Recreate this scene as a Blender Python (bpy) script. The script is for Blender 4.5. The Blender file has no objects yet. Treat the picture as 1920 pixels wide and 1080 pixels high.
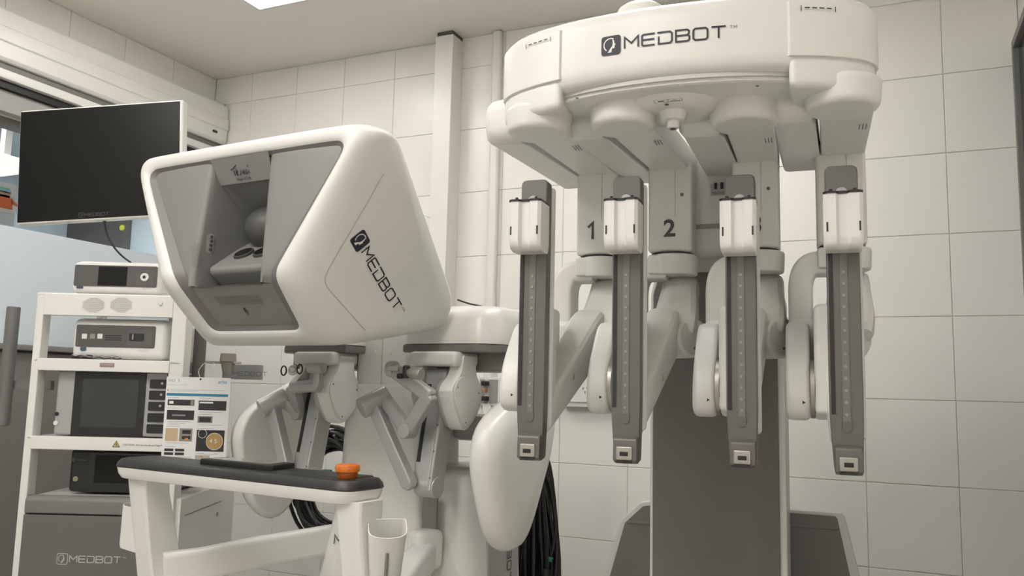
import bpy, bmesh, math, random
from mathutils import Vector, Matrix, Euler
R = math.radians
random.seed(4)
SC = bpy.context.scene
COL = SC.collection

# ------------------------------------------------------------------ camera
FPX = 1561.4                      # focal length in pixels of the 1920-wide frame
YAW, PITCH, ROLL = -0.42190, 0.11999, 0.02386
CAM = Vector((0.0723, -3.3478, 1.0))
_fw = Vector((math.sin(YAW)*math.cos(PITCH), math.cos(YAW)*math.cos(PITCH), math.sin(PITCH)))
_r0 = Vector((math.cos(YAW), -math.sin(YAW), 0)); _u0 = _r0.cross(_fw)
_r = _r0*math.cos(ROLL)+_u0*math.sin(ROLL); _u = -_r0*math.sin(ROLL)+_u0*math.cos(ROLL)
cam_data = bpy.data.cameras.new('camera'); cam = bpy.data.objects.new('camera', cam_data); COL.objects.link(cam)
cam_data.sensor_width = 36; cam_data.lens = 36*FPX/1920; cam_data.clip_start = .05
cam.matrix_world = Matrix(((_r.x, _u.x, -_fw.x, CAM.x), (_r.y, _u.y, -_fw.y, CAM.y), (_r.z, _u.z, -_fw.z, CAM.z), (0, 0, 0, 1)))
SC.camera = cam

# ------------------------------------------------------------------ world, exposure
w = bpy.data.worlds.new('world'); SC.world = w; w.use_nodes = True
w.node_tree.nodes['Background'].inputs[0].default_value = (.9, .93, 1, 1)
w.node_tree.nodes['Background'].inputs[1].default_value = .12
SC.view_settings.view_transform = 'Standard'; SC.view_settings.look = 'None'
SC.view_settings.exposure = 0.5; SC.view_settings.gamma = 1.0; SC.view_settings.use_curve_mapping = False
LAMP = 22.0        # ceiling panel emission
CORR = 32.0        # corridor panel emission

# ------------------------------------------------------------------ survey helpers: a sighted pixel met with a plane of the place
def ray(x, y): return _fw + _r*((x-960)/FPX) - _u*((y-540)/FPX)
class Frame:
    def __init__(s, ox, oy, th):
        s.o = Vector((ox, oy, 0)); s.th = th
        s.a = Vector((math.cos(th), math.sin(th), 0)); s.b = Vector((-math.sin(th), math.cos(th), 0))
    def loc(s, P): d = P-s.o; return Vector((d.dot(s.a), d.dot(s.b), P.z))
    def B(s, x, y, b): d = ray(x, y); t = (s.o+s.b*b-CAM).dot(s.b)/d.dot(s.b); return s.loc(CAM+d*t)
    def A(s, x, y, a): d = ray(x, y); t = (s.o+s.a*a-CAM).dot(s.a)/d.dot(s.a); return s.loc(CAM+d*t)
    def Z(s, x, y, z): d = ray(x, y); t = (z-CAM.z)/d.z; return s.loc(CAM+d*t)
W0 = Frame(0, 0, 0)

# ------------------------------------------------------------------ materials
MATS = {}
def mat(name, col, rough=.5, metal=0, noise=0, nscale=60, bump=0, trans=0, emit=None, alpha=1, coat=0):
    if name in MATS: return MATS[name]
    m = bpy.data.materials.new(name); m.use_nodes = True; nt = m.node_tree; b = nt.nodes['Principled BSDF']
    b.inputs['Base Color'].default_value = (*col, 1); b.inputs['Roughness'].default_value = rough; b.inputs['Metallic'].default_value = metal
    b.inputs['Transmission Weight'].default_value = trans; b.inputs['Alpha'].default_value = alpha; b.inputs['Coat Weight'].default_value = coat
    if emit: b.inputs['Emission Color'].default_value = (*emit[0], 1); b.inputs['Emission Strength'].default_value = emit[1]
    if noise or bump:
        tc = nt.nodes.new('ShaderNodeTexCoord'); nz = nt.nodes.new('ShaderNodeTexNoise'); nz.inputs['Scale'].default_value = nscale; nz.inputs['Detail'].default_value = 4
        nt.links.new(tc.outputs['Object'], nz.inputs['Vector'])
        if noise:
            mx = nt.nodes.new('ShaderNodeMix'); mx.data_type = 'RGBA'
            mx.inputs['A'].default_value = (*[c*(1-noise) for c in col], 1); mx.inputs['B'].default_value = (*[min(1, c*(1+noise)) for c in col], 1)
            nt.links.new(nz.outputs['Fac'], mx.inputs['Factor']); nt.links.new(mx.outputs['Result'], b.inputs['Base Color'])
        if bump:
            bp = nt.nodes.new('ShaderNodeBump'); bp.inputs['Strength'].default_value = bump; bp.inputs['Distance'].default_value = .002
            nt.links.new(nz.outputs['Fac'], bp.inputs['Height']); nt.links.new(bp.outputs['Normal'], b.inputs['Normal'])
    MATS[name] = m; return m
WHITE = mat('white plastic', (.69, .677, .645), .38, noise=.012, nscale=8)
WHITE2 = mat('white gloss plastic', (.72, .708, .675), .27)
LGREY = mat('pale grey plastic', (.215, .212, .202), .42, noise=.02, nscale=20)
SGREY = mat('satin grey plastic', (.155, .152, .144), .4)
CGREY = mat('shaded cavity plastic', (.155, .152, .146), .5, noise=.03, nscale=30)  # wing plastic darkened for the shade inside the viewing channel
LINK = mat('painted grey aluminium', (.40, .40, .395), .38, metal=.25)
RAILG = mat('anodised grey rail', (.135, .13, .122), .42, metal=.3, noise=.03, nscale=40)
RAILT = mat('grey rail cap', (.155, .15, .14), .5)
STRIP = mat('rail strip metal', (.19, .18, .165), .45, metal=.5)
SCREWM = mat('screw steel', (.30, .285, .255), .4, metal=.8)
DGREY = mat('dark grey panel', (.128, .124, .115), .42, noise=.04, nscale=25)
MGREY = mat('mid grey paint', (.17, .166, .156), .42)
BLACK = mat('black plastic', (.014, .0135, .013), .42)
SCREEN = mat('dark glass screen', (.011, .0108, .0103), .3); SCREEN.node_tree.nodes['Principled BSDF'].inputs['Specular IOR Level'].default_value = .18
RUBBER = mat('black padding', (.02, .019, .018), .42, bump=.15, nscale=500)
CABLE = mat('black cable sheath', (.012, .012, .012), .32)
STEEL = mat('brushed steel', (.42, .40, .37), .42, metal=.9)
INK = mat('navy print', (.012, .014, .028), .5)
INKG = mat('grey print', (.07, .068, .066), .5)
INKL = mat('silver print', (.5, .49, .47), .45)
INKD = mat('dim print', (.09, .088, .085), .5)
ORANGE = mat('orange translucent plastic', (.78, .19, .015), .25, trans=.25)
GREEN = mat('green tape', (.03, .22, .12), .5)
TILE = mat('white wall tile', (.84, .825, .78), .30, noise=.015, nscale=3)
GROUT = mat('tile grout', (.72, .705, .665), .8)
PAINT = mat('white wall paint', (.78, .765, .72), .6, noise=.01, nscale=5)
CEIL = mat('ceiling paint', (.86, .835, .775), .8)
FLOOR = mat('vinyl floor', (.46, .445, .41), .35, noise=.04, nscale=12)
GWALL = mat('grey wall panel', (.16, .156, .146), .6, noise=.03, nscale=10)
ALU = mat('white powder coated aluminium', (.72, .71, .67), .3)
SLOT = mat('slot black', (.02, .02, .019), .6)  # black of the slots in rail, foot and carriage
BEIGE = mat('beige plastic', (.28, .25, .21), .6)
PAPER = mat('laminated paper', (.72, .72, .71), .3)

# ------------------------------------------------------------------ mesh helpers
class MB:
    """collects shapes into one bmesh"""
    def __init__(s): s.bm = bmesh.new(); s.mats = []; s.cur = 0
    def use(s, m):
        if m not in s.mats: s.mats.append(m)
        s.cur = s.mats.index(m); return s
    def _merge(s, t, M=None):
        if M is not None: bmesh.ops.transform(t, matrix=M, verts=t.verts)
        vm = {v: s.bm.verts.new(v.co) for v in t.verts}
        for f in t.faces:
            try: nf = s.bm.faces.new([vm[v] for v in f.verts]); nf.material_index = s.cur; nf.smooth = True
            except ValueError: pass
        t.free(); return s
    def box(s, c, d, bev=0, seg=2, rot=None):
        t = bmesh.new(); bmesh.ops.create_cube(t, size=1); bmesh.ops.scale(t, vec=d, verts=t.verts)
        if bev: bmesh.ops.bevel(t, geom=t.edges[:], offset=min(bev, min(d)*.49), segments=seg, profile=.5, affect='EDGES', clamp_overlap=True)
        M = Matrix.Translation(c)
        if rot: M = M @ Euler(rot).to_matrix().to_4x4()
        return s._merge(t, M)
    def bx(s, x0, x1, y0, y1, z0, z1, bev=0, seg=2):
        return s.box(((x0+x1)/2, (y0+y1)/2, (z0+z1)/2), (abs(x1-x0), abs(y1-y0), abs(z1-z0)), bev, seg)
    def cyl(s, p0, p1, r, r2=None, seg=24, bev=0, bseg=2):
        p0 = Vector(p0); p1 = Vector(p1); h = (p1-p0).length; t = bmesh.new()
        bmesh.ops.create_cone(t, cap_ends=True, segments=seg, radius1=r, radius2=r if r2 is None else r2, depth=h)
        if bev:
            es = [e for e in t.edges if abs(e.verts[0].co.z-e.verts[1].co.z) < 1e-6]
            bmesh.ops.bevel(t, geom=es, offset=bev, segments=bseg, profile=.5, affect='EDGES', clamp_overlap=True)
        q = Vector((0, 0, 1)).rotation_difference((p1-p0).normalized())
        return s._merge(t, Matrix.Translation((p0+p1)/2) @ q.to_matrix().to_4x4())
    def sphere(s, c, d, seg=20):
        t = bmesh.new(); bmesh.ops.create_uvsphere(t, u_segments=seg, v_segments=seg//2, radius=.5)
        return s._merge(t, Matrix.Translation(c) @ Matrix.Diagonal((*d, 1)))
    def prism(s, poly, ax, t0, t1, bev=0, seg=2):
        """poly in the two other axes (x:(y,z)  y:(x,z)  z:(x,y)), extruded along ax"""
        def p3(u, v, t): return {'x': (t, u, v), 'y': (u, t, v), 'z': (u, v, t)}[ax]
        t = bmesh.new(); A = [t.verts.new(p3(u, v, t0)) for u, v in poly]; B = [t.verts.new(p3(u, v, t1)) for u, v in poly]; n = len(poly)
        t.faces.new(A); t.faces.new(B[::-1])
        for i in range(n): t.faces.new((A[i], B[i], B[(i+1) % n], A[(i+1) % n]))
        bmesh.ops.recalc_face_normals(t, faces=t.faces)
        if bev:
            es = [e for e in t.edges if len(e.link_faces) == 2 and e.calc_face_angle(0) > R(25)]
            bmesh.ops.bevel(t, geom=es, offset=bev, segments=seg, profile=.5, affect='EDGES', clamp_overlap=True)
        return s._merge(t)
    def tube(s, pts, r, seg=8, closed=False, radii=None):
        pts = [Vector(p) for p in pts]; n = len(pts); t = bmesh.new(); rings = []; up = None
        for i in range(n):
            a = pts[(i-1) % n] if (i or closed) else pts[0]; b = pts[(i+1) % n] if (i < n-1 or closed) else pts[-1]
            d = (b-a).normalized()
            if up is None: up = Vector((0, 0, 1)) if abs(d.z) < .9 else Vector((1, 0, 0))
            x = d.cross(up).normalized(); y = x.cross(d).normalized(); up = y
            rr = radii[i] if radii else r
            rings.append([t.verts.new(pts[i]+x*rr*math.cos(2*math.pi*k/seg)+y*rr*math.sin(2*math.pi*k/seg)) for k in range(seg)])
        for i in range(n if closed else n-1):
            A = rings[i]; B = rings[(i+1) % n]
            for k in range(seg): t.faces.new((A[k], A[(k+1) % seg], B[(k+1) % seg], B[k]))
        if not closed: t.faces.new(rings[0][::-1]); t.faces.new(rings[-1])
        return s._merge(t)
    def sweep(s, pts, sec, side):
        """sweep a closed 2-d section (u along side, v across) along a planar path whose plane normal is side"""
        pts = [Vector(p) for p in pts]; side = Vector(side).normalized(); n = len(pts); t = bmesh.new(); rings = []
        for i in range(n):
            d = (pts[min(i+1, n-1)]-pts[max(i-1, 0)]).normalized(); nn = d.cross(side).normalized()
            rings.append([t.verts.new(pts[i]+side*u+nn*v) for u, v in (sec(i/(n-1)) if callable(sec) else sec)])
        m = len(rings[0])
        for i in range(n-1):
            for k in range(m): t.faces.new((rings[i][k], rings[i][(k+1) % m], rings[i+1][(k+1) % m], rings[i+1][k]))
        t.faces.new(rings[0][::-1]); t.faces.new(rings[-1]); bmesh.ops.recalc_face_normals(t, faces=t.faces)
        return s._merge(t)
    def loft(s, rings, closed=True, cap0=False, cap1=False):
        t = bmesh.new(); V = [[t.verts.new(p) for p in r] for r in rings]; m = len(V[0])
        for i in range(len(V)-1):
            for k in range(m if closed else m-1):
                try: t.faces.new((V[i][k], V[i][(k+1) % m], V[i+1][(k+1) % m], V[i+1][k]))
                except ValueError: pass
        if cap0: t.faces.new(V[0][::-1])
        if cap1: t.faces.new(V[-1])
        bmesh.ops.recalc_face_normals(t, faces=t.faces)
        return s._merge(t)
    def quad(s, *ps):
        f = s.bm.faces.new([s.bm.verts.new(p) for p in ps]); f.material_index = s.cur; return s
    def build(s, name, m=None, parent=None, sharp=32, wn=True):
        me = bpy.data.meshes.new(name); s.bm.normal_update(); s.bm.to_mesh(me); s.bm.free()
        for q in (s.mats or [m]): me.materials.append(q)
        me.polygons.foreach_set('use_smooth', [True]*len(me.polygons)); me.set_sharp_from_angle(angle=R(sharp))
        o = bpy.data.objects.new(name, me); COL.objects.link(o)
        if wn and len(me.polygons) > 6: mod = o.modifiers.new('weighted normals', 'WEIGHTED_NORMAL'); mod.keep_sharp = True
        if parent: o.parent = parent
        return o
def tag(o, label=None, cat=None, group=None, kind=None):
    if label: o['label'] = label
    if cat: o['category'] = cat
    if group: o['group'] = group
    if kind: o['kind'] = kind
    return o
def empty(name, fr, z=0):
    o = bpy.data.objects.new(name, None); COL.objects.link(o); o.location = (fr.o.x, fr.o.y, z); o.rotation_euler = (0, 0, fr.th); o.empty_display_size = .1
    return o
def fillet(pts, rad, n=5, closed=True):
    """round the corners of a 3-d polyline; every corner gives n points"""
    pts = [Vector(p) for p in pts]; N = len(pts); out = []
    for i, p in enumerate(pts):
        if not closed and i in (0, N-1): out.append(p); continue
        a = pts[i-1]; b = pts[(i+1) % N]; r = rad[i] if isinstance(rad, (list, tuple)) else rad
        da = a-p; db = b-p; r1 = min(r, da.length*.48); r2 = min(r, db.length*.48)
        A = p+da.normalized()*r1; B = p+db.normalized()*r2
        for k in range(n):
            t = k/(n-1); out.append(A*(1-t)**2+p*2*t*(1-t)+B*t*t)
    return out
def rr(w, h, r, n=5):          # rounded rectangle section, centred
    return [(p.x, p.y) for p in fillet([(-w/2, -h/2, 0), (w/2, -h/2, 0), (w/2, h/2, 0), (-w/2, h/2, 0)], r, n)]
def arc(c, r, a0, a1, n): return [(c[0]+r*math.cos(R(a0+(a1-a0)*i/n)), c[1]+r*math.sin(R(a0+(a1-a0)*i/n))) for i in range(n+1)]

# lettering -------------------------------------------------------------------
GL = {'M': [[(0, 0), (0, 1), (.6, .42), (1.2, 1), (1.2, 0)]],
      'E': [[(1.1, 1), (.12, 1), (0, .9), (0, .1), (.12, 0), (1.1, 0)], [(0, .52), (1.05, .52)]],
      'D': [[(-.12, 1), (.95, 1), (1.12, .84), (1.12, .16), (.95, 0), (0, 0), (0, .66)]],
      'B': [[(.95, .52), (1.08, .66), (1.08, .88), (.95, 1), (0, 1), (0, 0), (.98, 0), (1.12, .12), (1.12, .4), (.98, .52), (0, .52)]],
      'O': [[(.6, 1), (1.0, 1), (1.15, .86), (1.15, .14), (1.0, 0), (.15, 0), (0, .14), (0, .86), (.15, 1), (.6, 1)]],
      'T': [[(0, 1), (1.15, 1)], [(.575, 1), (.575, 0)]]}
GW = {'M': 1.2, 'E': 1.1, 'D': 1.12, 'B': 1.12, 'O': 1.15, 'T': 1.15}
def ribbon(mb, pts, wd, fn):
    n = len(pts); L = []; Rr = []
    P = [Vector((p[0], p[1])) for p in pts]; cl = (P[0]-P[-1]).length < 1e-6
    for i in range(n):
        if cl and i in (0, n-1): d1 = (P[-1]-P[-2]).normalized(); d2 = (P[1]-P[0]).normalized()
        else:
            d1 = (P[i]-P[i-1]).normalized() if i else (P[1]-P[0]).normalized(); d2 = (P[i+1]-P[i]).normalized() if i < n-1 else d1
        n1 = Vector((-d1.y, d1.x)); n2 = Vector((-d2.y, d2.x)); m = (n1+n2).normalized(); k = min(1/max(.35, m.dot(n1)), 2.2)
        L.append(P[i]+m*wd/2*k); Rr.append(P[i]-m*wd/2*k)
    for i in range(n-1): mb.quad(fn(*Rr[i]), fn(*Rr[i+1]), fn(*L[i+1]), fn(*L[i]))
def medbot(fn, height, name, parent, m=INK, icon=True, bg=None, bold=.15, tm=True):
    """fn(u,v) puts a point (metres, from the lower left of the letters) on its surface"""
    mb = MB().use(m); x = 0
    if icon:
        s = 1.75
        sq = fillet([(-2.1, -.4, 0), (-2.1+s, -.4, 0), (-2.1+s, -.4+s, 0), (-2.1, -.4+s, 0)], .3, 5)
        cx, cy = -2.1+s/2, -.4+s/2
        face = [(.12, .62), (.3, .42), (.33, .2), (.45, .02), (.36, -.06), (.36, -.3), (.12, -.32), (.06, -.68), (-.3, -.68), (-.06, -.3), (.12, -.1), (.18, .2)]
        if bg is None:                       # outline icon
            ribbon(mb, [(p.x, p.y) for p in sq]+[(sq[0].x, sq[0].y)], .1, lambda u, v: fn(u*height, v*height))
            ic = m
        else:
            q = mb.bm.faces.new([mb.bm.verts.new(fn(p.x*height, p.y*height)) for p in sq]); q.material_index = 0
            ic = bg
        mb.use(ic)
        def up(u, v): p = fn(u*height, v*height); return p+OFF
        OFF = getattr(fn, 'off', Vector((0, 0, 0)))
        ribbon(mb, arc((cx-.05, cy+.05), .58, 60, 235, 12), .1, up)
        q = mb.bm.faces.new([mb.bm.verts.new(up(cx+a_*.95, cy+b_*.95)) for a_, b_ in face[::-1]]); q.material_index = mb.cur
        mb.use(m)
    for ch in 'MEDBOT':
        for st in GL[ch]: ribbon(mb, [(x+a, b) for a, b in st], bold, lambda u, v: fn(u*height, v*height))
        x += GW[ch]+.33
    if tm:
        for st in ([(x, 1), (x+.24, 1)], [(x+.12, 1), (x+.12, .78)], [(x+.32, .78), (x+.32, 1), (x+.43, .86), (x+.54, 1), (x+.54, .78)]):
            ribbon(mb, st, .035, lambda u, v: fn(u*height, v*height))
    return mb.build(name, parent=parent, wn=False)
_tc = {}
def text_mesh(body, shear=0, bold=0):
    k = (body, shear, bold)
    if k not in _tc:
        cu = bpy.data.curves.new('txt', 'FONT'); cu.body = body; cu.size = 1; cu.shear = shear; cu.resolution_u = 3; cu.offset = bold
        o = bpy.data.objects.new('txt', cu); COL.objects.link(o); bpy.context.view_layer.update()
        me = bpy.data.meshes.new_from_object(o.evaluated_get(bpy.context.evaluated_depsgraph_get()))
        _tc[k] = ([v.co.copy() for v in me.vertices], [tuple(p.vertices) for p in me.polygons])
        bpy.data.objects.remove(o); bpy.data.curves.remove(cu); bpy.data.meshes.remove(me)
    return _tc[k]
def put_text(mb, body, fn, size, x=0, y=0, shear=0, bold=0):
    vs, fs = text_mesh(body, shear, bold); V = [mb.bm.verts.new(fn(x+v.x*size, y+v.y*size)) for v in vs]
    for f in fs:
        try: q = mb.bm.faces.new([V[i] for i in f]); q.material_index = mb.cur
        except ValueError: pass
def planar(o, u, v, off=.0006):
    o = Vector(o); u = Vector(u).normalized(); v = Vector(v).normalized(); n = u.cross(v).normalized()*off
    f = lambda a, b: o+u*a+v*b+n
    f.off = n*.6
    return f

# ================================================================== the room
XL, XR, YF, ZC = -3.238, .545, -4.7, 2.645
TS = .2985; ZR = .393            # tile pitch and one joint height of the back wall
def plain(name, dims, m, bev=0):
    return tag(MB().bx(*dims, bev).build(name, m), kind='structure')
plain('floor', (XL-3.2, XR+.1, YF-.1, 1.6, -.08, 0), FLOOR)
plain('ceiling', (XL-.12, XR+.1, YF-.1, .1, ZC, ZC+.08), CEIL)
plain('wall_front', (XL-.1, XR+.1, YF-.1, YF, 0, ZC), PAINT)
wb = plain('wall_back', (XL-.12, XR+.1, .004, .1, 0, ZC), GROUT)
def tile_mesh(w_, h_):
    b = MB().box((0, 0, 0), (w_, .008, h_), .0016, 1); o = b.build('tile', TILE); return o
proto = {}
def tile(parent, c, w_, h_, rz=0):
    k = (round(w_, 4), round(h_, 4))
    if k not in proto: o = proto[k] = tile_mesh(w_, h_)
    else: o = proto[k].copy(); COL.objects.link(o)
    o.parent = parent; o.location = c; o.rotation_euler = (0, 0, rz)
xs = [XL]+[n*TS for n in range(-10, 2)]+[XR]
zs = [0]+[ZR-.3+.3*k for k in range(0, 9)]+[ZC]
for i in range(len(xs)-1):
    for j in range(len(zs)-1):
        tile(wb, ((xs[i]+xs[i+1])/2, .004, (zs[j]+zs[j+1])/2), xs[i+1]-xs[i]-.0026, zs[j+1]-zs[j]-.0026)
# left wall: grey dado, window band, tiled strip above
WZ0, WZ1 = 1.13, 2.08
wl = MB(); wl.use(GROUT).bx(XL-.1, XL-.004, YF, 0, WZ1, ZC); wl.use(GWALL).bx(XL-.1, XL, YF, 0, 0, WZ0-.03)
wl = tag(wl.build('wall_left', GROUT), kind='structure')
ys = [-.0-.3*k for k in range(0, 9)]
for k in range(8):
    tile(wl, (XL-.004, (ys[k]+ys[k+1])/2, (2.30+ZC)/2), .297, ZC-2.30-.003, R(90))
# right wall with a dark glazed door
plain('wall_right', (XR, XR+.1, YF, 0, 0, ZC), PAINT)
d1 = MB(); d1.bx(XR-.012, XR+.0, -1.2, -.03, .0, 2.24, .004).build('door_1', mat('dark door glass', (.02, .022, .024), .15))
d1 = bpy.data.objects['door_1']; tag(d1, kind='structure')
MB().bx(XR-.03, XR, -.055, -.03, 0, 2.27, .003).build('door_frame', MGREY, d1)
MB().bx(XR-.03, XR, -1.2, -.055, 2.24, 2.27, .003).build('door_frame', MGREY, d1)
# window in the left wall
w1 = tag(MB().bx(XL-.09, XL-.03, YF, -.12, WZ0-.03, WZ0, .004).build('window_1', MGREY), kind='structure')
MB().bx(XL-.03, XL+.03, YF, -.0, WZ0-.02, WZ0+.004, .006).build('window_sill', mat('grey sill', (.2, .195, .185), .5), w1)
MB().bx(XL-.09, XL-.03, YF, 0, WZ1-.035, WZ1, .004).build('window_frame', MGREY, w1)
MB().bx(XL-.09, XL-.03, -.16, 0, WZ0, WZ1, .004).build('window_frame', MGREY, w1)
glass = mat('window glass', (.95, .97, 1), .02, trans=1); glass.node_tree.nodes['Principled BSDF'].inputs['IOR'].default_value = 1.02
MB().bx(XL-.064, XL-.058, YF, -.15, WZ0, WZ1-.03).build('pane', glass, w1)
frost = mat('frosted film', (.78, .84, .88), .6, trans=.35)
MB().bx(XL-.057, XL-.054, YF, -.15, WZ0, 1.63).build('frosted_film', frost, w1)
# roller shutter housing over the window, front stepped to imitate its reflection bands
t2 = tag(MB().prism([(-.004, 2.485), (.10, 2.48), (.112, 2.465), (.112, 2.40), (.120, 2.395), (.120, 2.34), (.112, 2.335), (.112, 2.275), (.10, 2.262), (-.004, 2.262)], 'y', YF, 0, .002, 1)
         .build('trim_1', ALU), kind='structure')
t2.location = (XL, -.012, 0)
MB().bx(.0, .108, -.028, -.022, 2.27, 2.475).build('end_cap', mat('housing joint', (.2, .2, .19), .5), t2)
MB().box((.114, -.09, 2.31), (.008, .03, .012), .002).build('keyhole', BLACK, t2)
MB().bx(.0, .085, YF, -.02, 2.235, 2.262).build('guide_rail', MGREY, t2)
MB().bx(.0, .095, YF, -.02, 2.195, 2.235, .008).build('guide_rail', ALU, t2)
MB().bx(.0, .07, YF, -.02, 2.165, 2.195).build('guide_rail', BLACK, t2)
MB().bx(.0, .05, YF, -.02, 2.075, 2.165, .006).build('guide_rail', mat('grey lintel', (.33, .32, .30), .5), t2)
# boxed duct and conduit on the back wall
t3 = tag(MB().bx(-1.806, -1.712, -.105, 0, 0, 2.625, .004).build('trim_2', mat('duct paint', (.79, .775, .73), .35)), kind='structure')
MB().bx(-1.800, -1.718, -.099, 0, 2.625, ZC).build('shadow_gap', mat('duct gap shade', (.12, .11, .10), .7), t3)  # dark fill painted as the shadow over the duct top
tag(MB().bx(-1.548, -1.503, -.032, 0, 0, ZC, .012, 3).build('trim_3', mat('conduit paint', (.79, .775, .73), .35)), kind='structure')

# ------------------------------------------------------------------ ceiling lights: one in view, the rest added
def ceiling_light(x0, x1, y0, y1, label, z=ZC, power=LAMP, group='ceiling light panels'):
    fr = Frame((x0+x1)/2, (y0+y1)/2, 0); t = empty('ceiling_light', fr, z-.012); tag(t, label, 'light', group)
    hx, hy = (x1-x0)/2, (y1-y0)/2; f = MB()
    for a in ((-hx-.012, -hx, -hy-.012, hy+.012), (hx, hx+.012, -hy-.012, hy+.012), (-hx, hx, -hy-.012, -hy), (-hx, hx, hy, hy+.012)): f.bx(*a, 0, .012)
    f.build('frame', ALU, t)
    MB().bx(-hx, hx, -hy, hy, .002, .012).build('diffuser', mat('lit diffuser %g' % power, (1, 1, 1), .5, emit=((1, .975, .935), power)), t)
ceiling_light(-2.405, -2.153, -1.82, -.62, 'bright rectangular ceiling light panel at the top edge of the picture', power=LAMP*.55)
ceiling_light(-.62, -.37, -1.75, -.55, 'added unseen light panel over the robot column', power=LAMP*.5)  # added out of view to brighten the right side
ceiling_light(-2.405, -2.153, -4.2, -3.0, 'added long light panel behind the camera on the left', power=LAMP*.85)  # unseen panel added for light from the front left
ceiling_light(-.75, -.498, -4.2, -3.0, 'added long light panel behind the camera on the right', power=LAMP*.85)  # unseen panel added for light from the front right
ceiling_light(-1.55, -1.3, -3.4, -2.5, 'added unseen light panel above and in front of the console', power=LAMP*.85)  # added out of frame as fill for the console side

# ------------------------------------------------------------------ the room seen through the window
XC = XL-3.0
MB().bx(XC-.1, XC, YF, 1.6, 0, ZC+.2).build('wall_corridor', mat('pale blue wall', (.42, .50, .54), .6))
tag(bpy.data.objects['wall_corridor'], kind='structure')
MB().bx(XC, XL-.1, 1.5, 1.6, 0, ZC+.2).build('wall_corridor_end', mat('pale blue wall', (.42, .50, .54), .6)); tag(bpy.data.objects['wall_corridor_end'], kind='structure')
MB().bx(XC, XL-.12, YF, 1.5, ZC+.05, ZC+.1).build('ceiling_corridor', mat('corridor ceiling', (.5, .56, .58), .7)); tag(bpy.data.objects['ceiling_corridor'], kind='structure')
ceiling_light(-4.9, -4.3, -1.6, -1.0, 'added square light panel in the room behind the window', ZC+.05, CORR, 'added lights behind the window')  # panel added to light the room beyond the glass
ceiling_light(-4.9, -4.3, .1, .7, 'added far square light panel in the room behind the window', ZC+.05, CORR, 'added lights behind the window')  # second added panel, brightens the far end of that room

# ================================================================== the surgical robot (patient cart)
RB = Frame(-.335, -1.1, .08)
rob = empty('surgical_robot', RB)
tag(rob, 'tall white and grey surgical robot with four hanging instrument arms', 'robot')
# base: grey chamfered housing with white side edges, column rising from its front
def base_poly(x0, x1, z0, z1, cut): return [(x0, z0), (x1, z0), (x1-.055, z1-.0), (x0+.055, z1)]
bl, br_ = RB.B(1135, 1080, .10).x, RB.B(1610, 1080, .02).x
BF = .35
bp = lambda x, y: (lambda v: (v.x, v.z))(RB.B(x, y, BF))
lo = [bp(1132, 1080), bp(1163, 976), bp(1200, 942), bp(1226, 939)]; ri = [bp(1480, 955), bp(1578, 962), bp(1584, 968), bp(1612, 1080)]
dn = lambda p, q: (q[0]+(q[0]-p[0])*(q[1]-.02)/(p[1]-q[1]), .02)
base = MB().prism([dn(lo[1], lo[0])]+lo+ri+[dn(ri[2], ri[3])], 'y', BF, BF+.03, .004).build('base', WHITE, rob)
li = [bp(1144, 1080), bp(1172, 980), bp(1206, 949), bp(1226, 947)]; rI = [bp(1480, 961), bp(1566, 968), bp(1570, 972), bp(1594, 1080)]
MB().prism([dn(li[1], li[0])]+li+[(li[3][0]+.1, .02)], 'y', BF-.004, BF, 0).build('base_panel', MGREY, rob)
MB().prism([(rI[0][0]-.1, .02), (rI[0][0]-.1, rI[0][1]), *rI[1:], dn(rI[2], rI[3])], 'y', BF-.004, BF, 0).build('base_panel', MGREY, rob)
for p, q in ((bp(1178, 978), bp(1226, 976)), (bp(1480, 984), bp(1572, 985))):
    MB().bx(p[0], q[0], BF-.008, BF-.004, p[1]-.004, p[1]+.004, .002).build('base_ridge', MGREY, rob)
# column
MB().prism([(-.172, 0), (.172, 0), (.172, 1.26), (.16, 1.315), (.12, 1.345), (-.12, 1.345), (-.16, 1.315), (-.172, 1.26)], 'y', -.03, .30, .006).build('column', WHITE, rob)
colp = MB().prism([(-.163, .0), (.155, .0), (.155, 1.26), (.145, 1.305), (.115, 1.336), (-.115, 1.336), (-.15, 1.305), (-.163, 1.26)], 'y', -.042, -.03, .004).build('column_panel', DGREY, rob)
ml_ = RB.B(1283, 668, -.043)
medbot(planar((ml_.x, -.043, ml_.z), (1, 0, 0), (0, 0, 1)), .019, 'lettering', colp, INKL, icon=False, tm=False)
# neck between column and head
nk = MB().bx(-.075, .075, -.30, .10, 1.318, 1.66, .02, 3).build('neck', WHITE, rob)
MB().bx(-.078, .078, -.305, -.298, 1.385, 1.395).build('seam', mat('seam line', (.30, .295, .28), .6), nk)
m0, m1 = RB.B(1332, 367, -.303), RB.B(1362, 343, -.303)
mg = MB(); mg.use(mat('magnet sign', (.42, .42, .41), .5)).bx(m0.x, m1.x, -.3025, -.3005, m0.z, m1.z)
mg.use(INK); f = planar((m0.x+.003, -.3027, m0.z+.003), (1, 0, 0), (0, 0, 1)); put_text(mg, 'MAGNET', f, (m1.x-m0.x)/4.6)
for q in ((.006, .012), (.020, .012)): mg.quad(f(q[0], q[1]), f(q[0]+.007, q[1]), f(q[0]+.007, q[1]+.016), f(q[0], q[1]+.016))
mg.build('magnet_sign', parent=nk, wn=False)

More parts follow.
